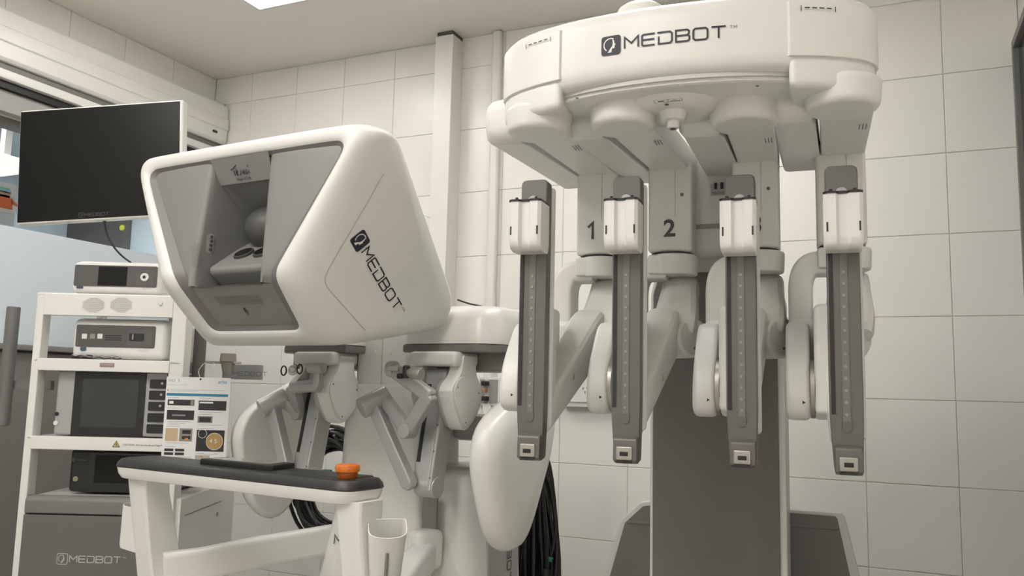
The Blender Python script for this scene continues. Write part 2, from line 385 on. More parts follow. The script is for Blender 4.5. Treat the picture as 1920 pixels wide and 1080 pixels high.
# head: a curved bar bulging to the front, with a round plate below and a lobe at each end
HZ0, HZ1 = 1.562, 1.701
AH, DH, BH = .352, .131, -.708                         # head half width, bulge, centre line
def front_y(a): return BH-DH*math.sqrt(max(0, 1-(a/AH)**2))
def head_out(d=0):
    pts = []
    for i in range(29):                                  # front arc, ends well rounded
        an = math.pi*i/28; pts.append((-(AH-d)*math.cos(an), BH-(DH-d)*math.sin(an)))
    pts += [(AH-.002-d, BH+.033), (AH-.02-d, BH+.06), (.28, BH+.08), (.14, BH+.105), (0, BH+.12), (-.14, BH+.105), (-.28, BH+.08), (-AH+.02+d, BH+.06), (-AH+.002+d, BH+.033)]
    return pts
def ring(z, d): return [Vector((a, b, z)) for a, b in head_out(d)]
hd = MB().loft([ring(HZ0+.0, .03), ring(HZ0+.003, .012), ring(HZ0+.014, .003), ring(HZ0+.03, 0), ring(HZ1-.03, 0), ring(HZ1-.012, .003), ring(HZ1-.002, .014), ring(HZ1, .03)], True, True, True).build('head', WHITE, rob, sharp=50)
# base plate under the head with a seam round it
def ell(cx, cy, rx, ry, z, n=48): return [Vector((cx+rx*math.cos(2*math.pi*i/n), cy+ry*math.sin(2*math.pi*i/n), z)) for i in range(n)]
MB().loft([ell(0, BH-.004, .278, .114, HZ0+.002), ell(0, BH-.004, .278, .114, HZ0-.006)], True, True, True).build('plate_gap', mat('gap grey', (.55, .54, .51), .7), hd)
MB().loft([ell(0, BH-.004, .272, .108, HZ0), ell(0, BH-.004, .272, .108, HZ0-.012), ell(0, BH-.004, .263, .101, HZ0-.017)], True, True, True).build('plate', WHITE, hd, sharp=50)
MB().loft([ell(-.01, BH, .094, .089, HZ0-.012), ell(-.01, BH, .08, .077, HZ0-.03), ell(-.01, BH, .056, .056, HZ0-.034)], True, False, True).build('hub', WHITE, hd, sharp=60)
cn_ = RB.Z(1262, 236, HZ0-.06)
MB().cyl((cn_.x, cn_.y, HZ0-.02), (cn_.x, cn_.y, HZ0-.052), .030, .022, 24, .006).cyl((cn_.x, cn_.y, HZ0-.05), (cn_.x, cn_.y, HZ0-.066), .013, .011, 20, .003).build('camera_nose', WHITE, hd)
MB().cyl((cn_.x, cn_.y, HZ0-.0661), (cn_.x, cn_.y, HZ0-.0667), .006, .006, 16).build('lens', BLACK, hd)
l_ = RB.Z(1250, 196, HZ0-.0342); MB().cyl((l_.x, l_.y, HZ0-.0342), (l_.x, l_.y, HZ0-.0349), .004, .004, 12).build('lens', BLACK, hd)
w_ = RB.Z(1228, 193, HZ0-.0345); pl = MB().use(INK); f = lambda u, v: Vector((w_.x+u, w_.y-v, HZ0-.0352))
ribbon(pl, [(0, 0), (.05, 0), (.05, .014), (0, .014), (0, 0)], .001, f); ribbon(pl, [(.025, 0), (.025, .014)], .001, f)
ribbon(pl, [(.007, .007), (.018, .007)], .004, f); ribbon(pl, [(.029, .004), (.047, .004)], .003, f); ribbon(pl, [(.034, .010), (.040, .010)], .002, f)
pl.build('warning_plate', parent=hd, wn=False)
for x, y in ((1082, 184), (1172, 212), (1420, 161), (1342, 201)): l_ = RB.Z(x, y, HZ0-.017); MB().cyl((l_.x, l_.y, HZ0-.0168), (l_.x, l_.y, HZ0-.0178), .003, .003, 10).build('screw', SGREY, hd)
# end pieces of the head: raised front covers with pointer marks
for s in (-1, 1):
    a_ = math.acos(.205/AH)
    an = [a_*(1-i/9)-.12*i/9 for i in range(10)]
    outer = [(s*(AH+.004)*math.cos(t), BH-(DH+.005)*math.sin(t)) for t in an]; inner = [(s*(AH-.07)*math.cos(t), BH-(DH-.06)*math.sin(t)) for t in an[::-1]]
    MB().prism(outer+inner, 'z', HZ0+.020, HZ1-.020, .002, 2).build('end_cover', WHITE, hd)
    lob = [(s*AH*math.cos(t), BH-DH*math.sin(t)) for t in [.95-.19*i for i in range(6)]]+[(s*(AH-.008), BH+.047), (s*(AH-.04), BH+.066), (s*.225, BH+.066), (s*.205, BH-.02)]
    MB().prism(lob, 'z', 1.528, HZ0+.026, .014, 4).build('end_lobe', WHITE, hd)
    f = (lambda s: lambda u, v: Vector((s*.255+u, front_y(s*.255+u)-.0075, HZ1-.034+v)))(s)
    mk = MB().use(INK)
    for q in range(4): ribbon(mk, [(-.022+q*.012, 0), (-.014+q*.012, 0)], .0022, f)
    ribbon(mk, [(-.028, -.006), (-.028, .004)], .0014, f); ribbon(mk, [(.028, -.006), (.028, .004)], .0014, f)
    mk.build('pointer_marks', parent=hd, wn=False)
MB().cyl((-.07, -.72, HZ1-.005), (-.07, -.72, HZ1+.05), .06, .045, 32, .015, 3).build('top_boss', WHITE, hd)
def on_head(a0, z0):
    def f(u, v): a = a0+u; return Vector((a, front_y(a)-.0012, z0+v))
    f.off = Vector((0, -.0005, 0)); return f
h0 = RB.B(1172, 93, -.832); h1 = RB.B(1362, 85, -.828)
medbot(on_head(h0.x, h0.z), (h1.x-h0.x)/8.5, 'lettering', hd, INK, True, WHITE, .15)

# arms ----------------------------------------------------------------------
UPR = [(-.240, -.335), (-.066, -.345), (.124, -.358), (.300, -.372)]     # uprights
RAL = [(-.292, -.694), (-.106, -.671), (.108, -.632), (.291, -.655)]     # rails
BOS = [tuple(RB.Z(x, y, 1.508).xy) for x, y in ((1010, 253), (1168, 242), (1396, 236), (1580, 207))]     # shoulder bosses
scr = None
def bar(mb, p0, p1, w0, h0, w1, h1, rad, n=8):
    """tapered rounded bar from p0 to p1 in the b-z plane, width along a, domed ends"""
    p0 = Vector(p0); p1 = Vector(p1); d = (p1-p0).normalized(); side = Vector((1, 0, 0)); nn = side.cross(d).normalized(); side = d.cross(nn).normalized()*-1
    L = (p1-p0).length; rings = []
    st = [(-.5, .55), (-.38, .86), (-.2, .97), (0, 1)]
    for k, sc in [(q[0]*h0, q[1]) for q in st]+[(L+q[0]*-1*h1, q[1]) for q in st[::-1]]:
        t = min(1, max(0, k/L)); ww = (w0+(w1-w0)*t)*(.75+.25*sc); hh = (h0+(h1-h0)*t)*sc
        rings.append([p0+d*k+side*u+nn*v for u, v in rr(ww, hh, min(rad, hh*.45, ww*.45), 4)])
    mb.loft(rings, True, True, True); return mb
def robot_arm(i):
    au, bu = UPR[i]; ar, br = RAL[i]; ab, bb = BOS[i]
    # shoulder beam (the part), everything else hangs on it as a sub-part
    bz = 1.500
    e = bu+.055
    arm = MB()
    sh = [(ab-.040, bb+.0), (ab+.055, bb+.0), (au+.050, e), (au-.036, e)]
    arm.prism(sh, 'z', bz+.012, 1.57, .006)
    x0 = ab-.115
    q = lambda a0, b0, z0, z1, r: [Vector(p) for p in fillet([(a0, b0, z0), (a0+.082, b0, z0), (a0+.082, b0, z1), (a0, b0, z1)], [r, .004, .004, r], 4)]
    arm.loft([q(x0, bb+.02, 1.535, 1.58, .02), q(x0-.012, bb+.03, 1.518, 1.60, .03), q(x0-.018, bb+.05, 1.508, 1.608, .03), q(x0-.012, bb+.08, bz+.011, 1.60, .02), q(au-.118, e+.02, bz+.011, 1.575, .012), q(au-.118, e+.026, bz+.015, 1.57, .012)], True, True, True)
    arm = arm.build('robot_arm', WHITE, rob); arm['label'] = 'instrument arm %s from the left' % ['first', 'second', 'third', 'fourth'][i]
    P = lambda n, mb, m=WHITE, **k: mb.build(n, m, arm, **k)
    P('shoulder_boss', MB().cyl((ab, bb, 1.506), (ab, bb, 1.56), .0625, .067, 40, .012, 4))
    st = MB().use(INKD)
    for q in range(3):
        f = planar((ab+.032+(au-ab)*.3+q*.006, bb+.10, bz+.0112), (0, 1, 0), (1, 0, 0), .0003); ribbon(st, [(0, 0), (.035, 0)], .0016, f)
    st.build('sticker', parent=arm, wn=False)
    # upright with its number
    up = P('upright', MB().bx(au-.05, au+.05, bu-.04, bu+.045, 1.318, 1.54, .008, 3))
    MB().bx(au-.0486, au+.0486, bu-.0386, bu+.0436, 1.306, 1.318).build('dark_ring', BLACK, up) if False else P('dark_ring', MB().cyl((au, bu, 1.312), (au, bu, 1.3185), .047, .047, 32), BLACK)  # black ring in the joint between upright and cuff
    if i < 3:
        nm = MB().use(mat('number print', (.06, .062, .065), .5)); f = planar((RB.B((1100, 1244, 1406)[i], 449, bu-.0405).x, bu-.0405, RB.B(1250, 449, bu).z), (1, 0, 0), (0, 0, 1)); ribbon(nm, [(.003, .028), (.0145, .0385), (.0145, 0)], .0062, f) if i == 0 else put_text(nm, '123'[i], f, .055, bold=.025)
        n_ = nm.build('number', parent=arm, wn=False)
    P('seam', MB().bx(au+.012, au+.0128, bu-.0405, bu-.039, 1.40, 1.53), mat('seam line', (.30, .295, .28), .6))
    P('screw', MB().cyl((au+.028, bu-.04, 1.45), (au+.028, bu-.0408, 1.45), .004, .004, 12), SGREY)
    # cuff and hooked bracket
    P('cuff', MB().cyl((au+.004, bu, 1.266), (au+.004, bu, 1.314), .054, .056, 36, .006).bx(au-.05, au, bu-.048, bu+.048, 1.267, 1.313, .008))
    path = fillet([(au-.01, bu, 1.282), (au-.085, bu, 1.282), (au-.085, bu, 1.13)], .062, 9, False)
    P('hooked_bracket', MB().sweep(path, rr(.075, .05, .012), (0, 1, 0)))
    # elbow housing and its disc
    ew = MB(); bar(ew, (au+.014, bu+.03, 1.222), (au+.012, bu-.005, 1.165), .085, .085, .098, .09, .03)
    ew = P('elbow_housing', ew)
    dc, dd = Vector((au+(.002 if i == 3 else .026), bu-.012, 1.124)), Vector((.80, -.60, 0))
    P('elbow_disc', MB().cyl(dc-dd*.04, dc+dd*.034, .047, .047, 36, .008, 3))
    P('disc_cover', MB().cyl(dc+dd*.034, dc+dd*.0365, .040, .039, 36), mat('cover grey', (.60, .59, .56), .4))
    for q in (-.025, .025): P('screw', MB().cyl(dc+dd*.0365+Vector((0, 0, q)), dc+dd*.0373+Vector((0, 0, q)), .0035, .0035, 10), SGREY)
    P('bracket_foot', MB().bx(au-.112, au-.05, bu-.045, bu+.035, 1.06, 1.165, .018, 3))
    # forearm sloping forward and down to the back of the rail
    fa = MB(); bar(fa, (au-.016, bu-.055, 1.124), (ar-.004, br+.085, .948), .074, .108, .05, .07, .02)
    fa = P('forearm', fa)
    # wrist housing beside the rail, steel band, rail mount
    cy, cz = br+.16, 1.013
    prof = [(p.x, p.y) for p in fillet([(cy-.06, cz-.062, 0), (cy+.055, cz-.062, 0), (cy+.12, cz+.13, 0), (cy+.045, cz+.145, 0), (cy-.055, cz+.03, 0)], [.045, .05, .04, .045, .09], 6)]
    P('wrist_housing', MB().prism(prof, 'x', ar-.106, ar-.06, .012, 3))
    P('steel_band', MB().cyl((ar-.060, cy-.002, cz), (ar-.052, cy-.002, cz), .058, .058, 40), STEEL)
    P('rail_mount', MB().cyl((ar-.052, cy-.002, cz), (ar-.02, cy-.002, cz), .06, .06, 40, .006).bx(ar-.052, ar+.0, br+.095, cy+.05, cz-.05, cz+.165, .012, 3).bx(ar-.022, ar+.022, br+.03, br+.11, .97, 1.12, .008))
    lb = MB().use(INKD); f = planar((ar-.1125, cy+.10, cz+.02), (0, -1, 0), (0, 0, 1))
    for q in range(4): ribbon(lb, [(.0+q*.008, 0), (.0+q*.008+.004*(q % 2), .05-.006*q)], .0012+.001*(q == 1), f)
    lb.build('sticker', parent=arm, wn=False)
    mk = MB().use(INK); f = planar((ar-.075, cy-.062, cz-.03), (1, 0, 0), (0, 0, 1), .002); mk.quad(f(0, 0), f(.006, .0035), f(0, .007), f(0, .003)); mk.build('pointer_mark', parent=arm, wn=False)
    mk = MB().use(mat('caution yellow', (.45, .33, .12), .5)); c = Vector((ar+.048, br+.14, 1.02))
    if i < 2: mk.quad(c, c+Vector((0, .018, .004)), c+Vector((0, .010, .018)), c+Vector((0, .009, .016))); mk.build('caution_mark', parent=arm, wn=False)
    # rail
    zt, zb = RB.B([1001, 1177, 1389, 1577][i], [337, 330, 327, 310][i], br).z, RB.B([993, 1172, 1393, 1590][i], [862, 868, 876, 890][i], br).z
    hw = .0285
    out = fillet([(-hw, zt, 0), (hw, zt, 0), (hw, zb+.1, 0), (hw-.003, zb, 0), (-hw+.007, zb, 0), (-hw, zb+.1, 0)], [.012, .012, .03, .008, .008, .03], 5)
    side = [(p.x+ar, p.y) for p in out]
    rail = P('instrument_rail', MB().prism(side, 'y', br, br+.03, .004, 2), RAILG)
    P('rail_back', MB().bx(ar-hw+.004, ar+hw+.006, br+.028, br+.045, zb+.06, zt-.01, .008), WHITE)
    P('rail_cap', MB().prism([(p.x+ar, p.y) for p in fillet([(-hw+.002, zt-.002, 0), (hw-.002, zt-.002, 0), (hw-.002, zt-.10, 0), (-hw+.002, zt-.10, 0)], [.012, .012, .001, .001], 5)], 'y', br-.003, br, .001, 1), RAILT)
    P('rail_slot', MB().bx(ar-hw+.003, ar-hw+.0105, br-.0012, br+.002, zb+.105, zt-.14), SLOT)
    P('rail_strip', MB().bx(ar-.006, ar+.0065, br-.0016, br+.002, zb+.092, zt-.12), STRIP)
    P('strip_end', MB().bx(ar-.008, ar+.0085, br-.0022, br+.002, zb+.083, zb+.094, .001).cyl((ar, br-.002, zb+.082), (ar, br+.002, zb+.082), .008, .008, 16), RAILG)
    global scr
    z = zb+.105
    while z < zt-.19:
        if scr is None: scr = MB().cyl((0, -.0012, 0), (0, .001, 0), .003, .0034, 10).build('screw', SCREWM); o = scr
        else: o = scr.copy(); COL.objects.link(o)
        o.parent = arm; o.location = (ar, br-.0016, z); z += .0215
    # foot with connector
    fx = ar+.001
    P('rail_foot', MB().prism([(br-.0, zb+.052), (br-.012, zb+.046), (br-.014, zb+.004), (br+.004, zb-.002), (br+.028, zb+.004), (br+.028, zb+.05)], 'x', fx-hw+.006, fx+hw-.004, .004, 2), RAILG)
    P('connector', MB().bx(fx-.016, fx+.016, br-.0175, br-.01, zb+.006, zb+.032, .004), mat('connector metal', (.42, .40, .36), .35, metal=.8))
    P('connector_socket', MB().bx(fx-.008, fx+.008, br-.0185, br-.0172, zb+.014, zb+.022, .001), BLACK)
    P('connector_slot', MB().bx(fx-.015, fx+.015, br-.0145, br-.012, zb+.0, zb+.005), SLOT)
    # instrument carriage
    ct, cb = zt-[.058, .062, .064, .066][i], zt-[.155, .158, .162, .165][i]
    w_ = .033; d_ = .062
    sec = [(-w_, br-.002), (-w_, br-d_+.006), (-w_+.006, br-d_), (-.012, br-d_), (-.007, br-d_+.008), (.007, br-d_+.008), (.012, br-d_), (w_-.006, br-d_), (w_, br-d_+.006), (w_, br-.002)]
    rg = lambda z, k=0: [Vector((ar+a*(1-k*.25), (br-.002)+(b-br+.002)*(1-k), z)) for a, b in sec]
    carr = P('carriage', MB().loft([rg(cb, .35), rg(cb+.004, .14), rg(cb+.012, .04), rg(cb+.024, 0), rg(ct, 0)], True, True, True), WHITE2, sharp=40)
    P('carriage_rim', MB().loft([rg(ct, -.03), rg(ct+.004, -.03)], True, True, True).cyl((ar-.02, br-d_+.012, ct), (ar-.02, br-d_+.012, ct+.010), .003, .003, 8).cyl((ar+.02, br-d_+.012, ct), (ar+.02, br-d_+.012, ct+.010), .003, .003, 8).bx(ar-.010, ar+.010, br-d_+.006, br-d_+.02, ct, ct+.005), BLACK)
    P('latch', MB().cyl((ar, br-.001, ct+.012), (ar, br-.010, ct+.012), .011, .011, 20, .002), LINK)
    for s in (-1, 1): P('carriage_slot', MB().bx(ar+s*.027-.0015, ar+s*.027+.0015, br-d_-.0006, br-d_+.002, cb+.03, cb+.047), SLOT)
for i in range(4): robot_arm(i)

# ================================================================== the surgeon console
CN = Frame(-1.39, -1.763, -.12)
con = empty('surgeon_console', CN)
tag(con, 'white surgeon console with big viewer hood, padded armrest and hand controllers', 'console')
def mir(h):            # half loop listed from top centre to bottom centre -> closed loop
    return [Vector(p) for p in h]+[Vector((-p[0], p[1], p[2])) for p in h[::-1] if abs(p[0]) > 1e-6]
def hloop(T, N, B, rt, rn, rb, n=6):
    return fillet([T, N, B, (-B[0], B[1], B[2]), (-N[0], N[1], N[2]), (-T[0], T[1], T[2])], [rt, rn, rb, rb, rn, rt], n)
# loops from the panel edge in front, round the rim and back over the sides
G0 = hloop((.358, -.004, 1.567), (.168, -.038, 1.252), (.156, .083, 1.130), .06, .035, .03)
G1 = hloop((.364, -.010, 1.572), (.173, -.044, 1.252), (.160, .080, 1.125), .065, .035, .035)
L2 = hloop((.390, -.012, 1.592), (.192, -.050, 1.248), (.176, .088, 1.112), .085, .04, .04)
L2b = hloop((.414, .000, 1.606), (.213, -.043, 1.243), (.200, .108, 1.100), .085, .045, .045)
L3 = hloop((.422, .030, 1.606), (.236, -.018, 1.238), (.235, .140, 1.094), .06, .045, .045)
L4 = hloop((.420, .056, 1.600), (.258, .014, 1.236), (.264, .172, 1.096), .03, .05, .05)
L5 = hloop((.414, .092, 1.596), (.372, .432, 1.232), (.344, .418, 1.152), .025, .045, .035)
L5b = hloop((.402, .112, 1.590), (.360, .456, 1.232), (.330, .440, 1.156), .03, .045, .035)
L6 = hloop((.370, .126, 1.578), (.330, .468, 1.225), (.302, .450, 1.164), .04, .045, .035)
L7 = hloop((.20, .14, 1.555), (.18, .468, 1.23), (.16, .454, 1.175), .06, .06, .05)
hood = MB().loft([G0, G1, L2, L2b, L3, L4, L5, L5b, L6, L7], True, False, True)
hood = hood.build('hood', WHITE, con, sharp=60, wn=False)
HM = Matrix.Translation((-.008, .1, 0)) @ Matrix.Rotation(.035, 4, 'Z') @ Matrix.Translation((0, -.1, 0)); hood.matrix_local = HM
sub = hood.modifiers.new('soft', 'SUBSURF'); sub.levels = 1; sub.render_levels = 1
# side panel outline groove and logo on the right flank
def flank(u, v):       # u along the flank from front to back, v up: plane through three flank points
    return None
pT, pN, pB, pK = Vector((.409, .065, 1.54)), Vector((.262, .02, 1.246)), Vector((.262, .175, 1.118)), Vector((.352, .43, 1.215))
# grey facing: chamfer, two wings, channel
C1 = hloop((.336, .004, 1.557), (.138, -.024, 1.248), (.130, .083, 1.145), .04, .035, .025)
cham = MB().loft([G0, [p*1 for p in C1]], True).build('chamfer', SGREY, hood, sharp=60, wn=False)
nC = len(C1)//6; half = C1[:nC*3]                     # right half from top corner to bottom corner
ZCH = 1.236                                            # height where the chin begins
def edge(z): t = min(1, max(0, (1.556-z)/.30)); return Vector((.100+.014*t, -.004-.026*t, z))
upper = [p for p in half if p.z > ZCH]
k_ = next(i for i, p in enumerate(half) if p.z <= ZCH); pa, pb_ = half[k_-1], half[k_]; upper.append(pa.lerp(pb_, (pa.z-ZCH)/(pa.z-pb_.z)))
dense = []
for a, b in zip(upper, upper[1:]):
    n_ = max(1, int((a-b).length/.03)); dense += [a.lerp(b, i/n_) for i in range(n_)]
dense.append(upper[-1])
for s in (1, -1):
    r0 = [Vector((.10, .004, 1.558))]+dense; r1 = [edge(1.556)]+[edge(min(p.z, 1.556)) for p in dense]
    mid_ = [a.lerp(b, .5)+Vector((0, -.005, 0)) for a, b in zip(r0, r1)]; rA = [p+Vector((.014, 0, 0)) for p in r1]; rB = [p+Vector((.005, .002, 0)) for p in r1]; r2 = [p+Vector((0, .008, 0)) for p in r1]; r3 = [p+Vector((-.002, .024, 0)) for p in r1]
    MB().loft([[Vector((s*p.x, p.y, p.z)) for p in r] for r in (r0, mid_, rA, rB, r2, r3)], False).build('face_wing', LGREY, hood, sharp=60, wn=False)
lower = [upper[-1]]+half[k_:]
rows = []
for p in lower: rows.append([Vector((p.x*u, p.y-.003*(1-u*u), p.z)) for u in (1, .8, .5, 0, -.5, -.8, -1)])
MB().loft(rows, False).build('chin_plate', LGREY, hood, sharp=60, wn=False)
Pf = [(1.551, .000, 1.551, .098), (1.50, .030, 1.497, .090), (1.42, .150, 1.43, .072), (1.33, .225, 1.33, .066), (1.275, .215, 1.235, .070), (1.245, .10, 1.228, .09), (1.236, .0, 1.232, .105), (1.234, -.022, 1.234, .110)]
ch = MB(); rows = []
for oz, pb, pz, pa in Pf:
    o_ = edge(oz)+Vector((-.001, .008, 0))
    e = [o_, o_+Vector((-.004, .004, 0)), Vector((pa+.003, pb-.004, pz)), Vector((pa-.006, pb, pz)), Vector((0, pb+.004, pz))]
    rows.append([Vector((-q.x, q.y, q.z)) for q in e]+e[-2::-1])
ch.loft(rows, False)
ch = ch.build('viewing_channel', CGREY, hood, sharp=70, wn=False); sb = ch.modifiers.new('soft', 'SUBSURF'); sb.levels = 1; sb.render_levels = 1
MB().prism([(-.101, 1.563), (.101, 1.563), (.092, 1.503), (-.092, 1.503)], 'y', 0, .002).build('brow', LGREY, hood)
bo = bpy.data.objects['brow']
for v in bo.data.vertices: v.co.y += -.004+(1.549-v.co.z)*.55
# chin plate with grille and microphone
q = [(-.105, -.020, 1.232), (.105, -.020, 1.232), (.108, .074, 1.156), (-.108, .074, 1.156)]
cn = Vector(q[1])-Vector(q[0]); dn_ = (Vector(q[0])-Vector(q[3])).normalized(); nrm = Vector((1, 0, 0)).cross(dn_).normalized()
def chin(u, v):
    z = 1.150+v*.74
    for a, b in zip(lower, lower[1:]):
        if b.z <= z <= a.z: p = a.lerp(b, (a.z-z)/max(1e-6, a.z-b.z)); break
    else: p = lower[-1]
    return Vector((u, p.y-.0042*1-.003*(1-(u/p.x)**2)+.002, z))
gr = MB().use(mat('grille holes', (.12, .117, .11), .7))
for i in range(34):
    for j in range(6):
        u = -.078+i*.0046+(j % 2)*.0023; v = .058+j*.0046; gr.quad(chin(u-.001, v-.001), chin(u+.001, v-.001), chin(u+.001, v+.001), chin(u-.001, v+.001))
gr = gr.build('grille', parent=hood, wn=False); gr['kind'] = 'stuff'
mic = MB().use(INK); ribbon(mic, [(.0, .034), (.0, .046)], .006, chin); ribbon(mic, arc((0, .036), .006, 180, 360, 6), .0014, chin); ribbon(mic, [(0, .03), (0, .024)], .0014, chin); ribbon(mic, [(-.004, .024), (.004, .024)], .0014, chin)
mic.build('microphone_mark', parent=hood, wn=False)
# forehead rest, eyepiece block and eyecups
MB().sphere((.0, .125, 1.402), (.165, .14, .12), 28).build('forehead_rest', mat('soft grey padding', (.075, .073, .07), .45), hood)
eb = MB().prism([(.075, 1.222), (.22, 1.222), (.22, 1.376), (.128, 1.374), (.004, 1.286), (.006, 1.272)], 'x', -.098, .098, .010, 3).build('eyepiece_block', mat('eyepiece grey', (.21, .205, .195), .45), hood)
for s in (-1, 1):
    c = Vector((s*.034, .058, 1.328)); ax = Vector((0, -.57, .82)).normalized()
    MB().cyl(c-ax*.02, c+ax*.004, .029, .027, 28, .003).build('eyecup', mat('eyecup rubber', (.05, .049, .047), .5), hood)
    MB().cyl(c+ax*.003, c+ax*.0046, .023, .023, 28).build('eye_lens', mat('eye lens', (.008, .008, .008), .08), hood)
# controls and speaker holes on the left inner wall, laid on the surface of the channel
bpy.context.view_layer.update()
def on_surface(x, y, lift=.002):
    Mi = HM.inverted(); o_ = Mi @ CN.loc(CAM); p = Mi @ CN.loc(CAM+ray(x, y)); d = (p-o_).normalized(); best = None
    for ob in [ch]+[q for q in hood.children if q.name.startswith('face_wing')]:
        ok, l_, n_, _ = ob.ray_cast(o_, d)
        if ok and (best is None or (l_-o_).length < (best[0]-o_).length): best = (l_, n_ if n_.dot(d) < 0 else -n_)
    return best[0]+best[1]*lift
cs = fillet([(387, 438, 0), (402, 438, 0), (399, 475, 0), (385, 475, 0)], 7, 4); kp = MB().use(mat('key recess', (.27, .265, .25), .5))
kp.bm.faces.new([kp.bm.verts.new(on_surface(p.x, p.y)) for p in cs]); kp.build('control_strip', parent=hood, wn=False)
for k in range(4): MB().box(on_surface(395.5-k*.7, 444+k*8, .0035), (.004, .009, .007), .001, 1).build('control_key', INKG, hood)
gh = MB().use(mat('grille holes', (.12, .117, .11), .7))
for i in range(7):
    for j in range(15):
        x, y = 360+i*3+(j % 2)*1.5, 458+j*3
        gh.quad(*[on_surface(x+u, y+v, .0012) for u, v in ((-.6, .6), (.6, .6), (.6, -.6), (-.6, -.6))])
gh = gh.build('speaker_grille', parent=hood, wn=False); gh['kind'] = 'stuff'
tx = MB().use(INK); bf = lambda u, v: Vector((-.03+u, -.0012+(1.549-(1.517+v))*.55-.0048, 1.517+v))
K = 7.2e-5; br_st = [([(250, 300), (320, 290), (450, 220), (575, 140)], 34), ([(395, 330), (390, 490)], 36), ([(505, 300), (560, 350), (480, 390), (545, 440), (500, 470), (470, 420), (505, 300)], 30), ([(610, 450), (650, 440), (690, 400), (708, 300)], 30),
    ([(780, 410), (800, 310), (825, 390), (880, 290), (860, 420)], 36), ([(1015, 270), (950, 300), (935, 400), (990, 400), (1010, 320)], 28), ([(1095, 270), (1070, 330), (1085, 390)], 26), ([(1065, 195), (1120, 115)], 30)]
for st_, wd_ in br_st: ribbon(tx, [((x-380)*K, (500-y-.12*(x-380))*K+.002) for x, y in st_], wd_*K, bf)
put_text(tx, 'Hope of Life', bf, .0098, .001, -.009, bold=.01); tx.build('lettering', parent=hood, wn=False)

# right flank plate: groove line + logo, laid on the flank quad
S = [Vector(p) for p in ((.4005, .085, 1.550), (.268, .034, 1.247), (.272, .185, 1.130), (.338, .398, 1.178), (.364, .42, 1.235))]
def bil(p00, p10, p01, p11):
    return lambda s, t: (p00*(1-s)+p10*s)*(1-t)+(p01*(1-s)+p11*s)*t
import mathutils
def hit_hood(y, z):    # project along -a onto the hood flank
    dg = bpy.context.evaluated_depsgraph_get()
    ok, loc, no, _ = hood.ray_cast(Vector((1.0, y, z)), Vector((-1, 0, 0)))
    return loc+no*.0012 if ok else Vector((.33, y, z))
def sight_hood(x, y):
    Mi = HM.inverted(); o_ = Mi @ CN.loc(CAM); p = Mi @ CN.loc(CAM+ray(x, y)); ok, l_, n_, _ = hood.ray_cast(o_, (p-o_).normalized()); return l_
bpy.context.view_layer.update()
gl = MB().use(mat('groove grey', (.42, .41, .39), .6)); g2 = [(.085, 1.50), (.032, 1.262), (.036, 1.235), (.18, 1.135)]
pts = fillet([(a, b, 0) for a, b in g2], .03, 6, False); dense = []
for a, b in zip(pts, pts[1:]): dense += [a.lerp(b, k/8) for k in range(8)]
ribbon(gl, [(p.x, p.y) for p in dense+[pts[-1]]], .0018, lambda u, v: hit_hood(u, v)); gl.build('panel_groove', parent=hood, wn=False)
e0 = sight_hood(677, 474); e1 = sight_hood(741, 584)      # logo runs down the flank
du = Vector((e1.y-e0.y, e1.z-e0.z)).normalized(); dv = Vector((-du.y, du.x))
def fl(u, v): y = e0.y+du.x*u+dv.x*v; z = e0.z+du.y*u+dv.y*v; return hit_hood(y, z)
fl.off = Vector((.0006, -.0002, .0002))
LOGO_FLANK = medbot(fl, math.hypot(e1.y-e0.y, e1.z-e0.z)/8.55, 'lettering', hood, INK, True, WHITE, .15)

# armrest ---------------------------------------------------------------------
ar_tray = fillet([(-.43, 0, 0), (.402, 0, 0), (.402, .13, 0), (-.43, .13, 0)], [.03, .05, .03, .03], 6)
rg = lambda z, k: [Vector((-.014+(p.x+.014)*(1-k/.416), (p.y-.065)*(1-k/.065)+.065, z)) for p in ar_tray]
arm = MB().loft([rg(.738, .016), rg(.740, .010), rg(.752, .003), rg(.768, 0)], True, True, True).build('armrest', WHITE2, con)
MB().loft([rg(.768, 0), rg(.771, -.002), rg(.782, .001), rg(.790, .007), rg(.792, .014)], True, True, True).build('arm_pad', RUBBER, arm)
tp = [(-.13, .035), (.13, .035), (.12, .118), (-.12, .118)]
MB().prism(tp, 'z', .789, .806, .004).build('touchpad_frame', BLACK, arm)
MB().prism([(-.105, .05), (.10, .05), (.095, .112), (-.1, .112)], 'z', .802, .8068).build('touchpad', mat('touchpad glass sheen', (.26, .26, .25), .15), arm)  # grey lightened to stand for the reflection in the glass
MB().prism([(.13, .03), (.37, .035), (.37, .118), (.12, .118)], 'z', .788, .794, .003).build('pad_step', RUBBER, arm)
es = Vector((.352, .048, .803))
bt = MB().cyl((es.x, es.y, .791), (es.x, es.y, .806), .021, .024, 28, .003).build('stop_button', mat('amber clear plastic', (.55, .12, .01), .15, trans=.5), arm)
MB().cyl((es.x, es.y, .805), (es.x, es.y, .823), .028, .027, 28, .005).build('button_cap', ORANGE, bt)
for k in range(8): an = k*math.pi/4; MB().cyl((es.x+.027*math.cos(an), es.y+.027*math.sin(an), .815), (es.x+.0288*math.cos(an), es.y+.0288*math.sin(an), .815), .0018, .0018, 8).build('rivet', STEEL, bt)
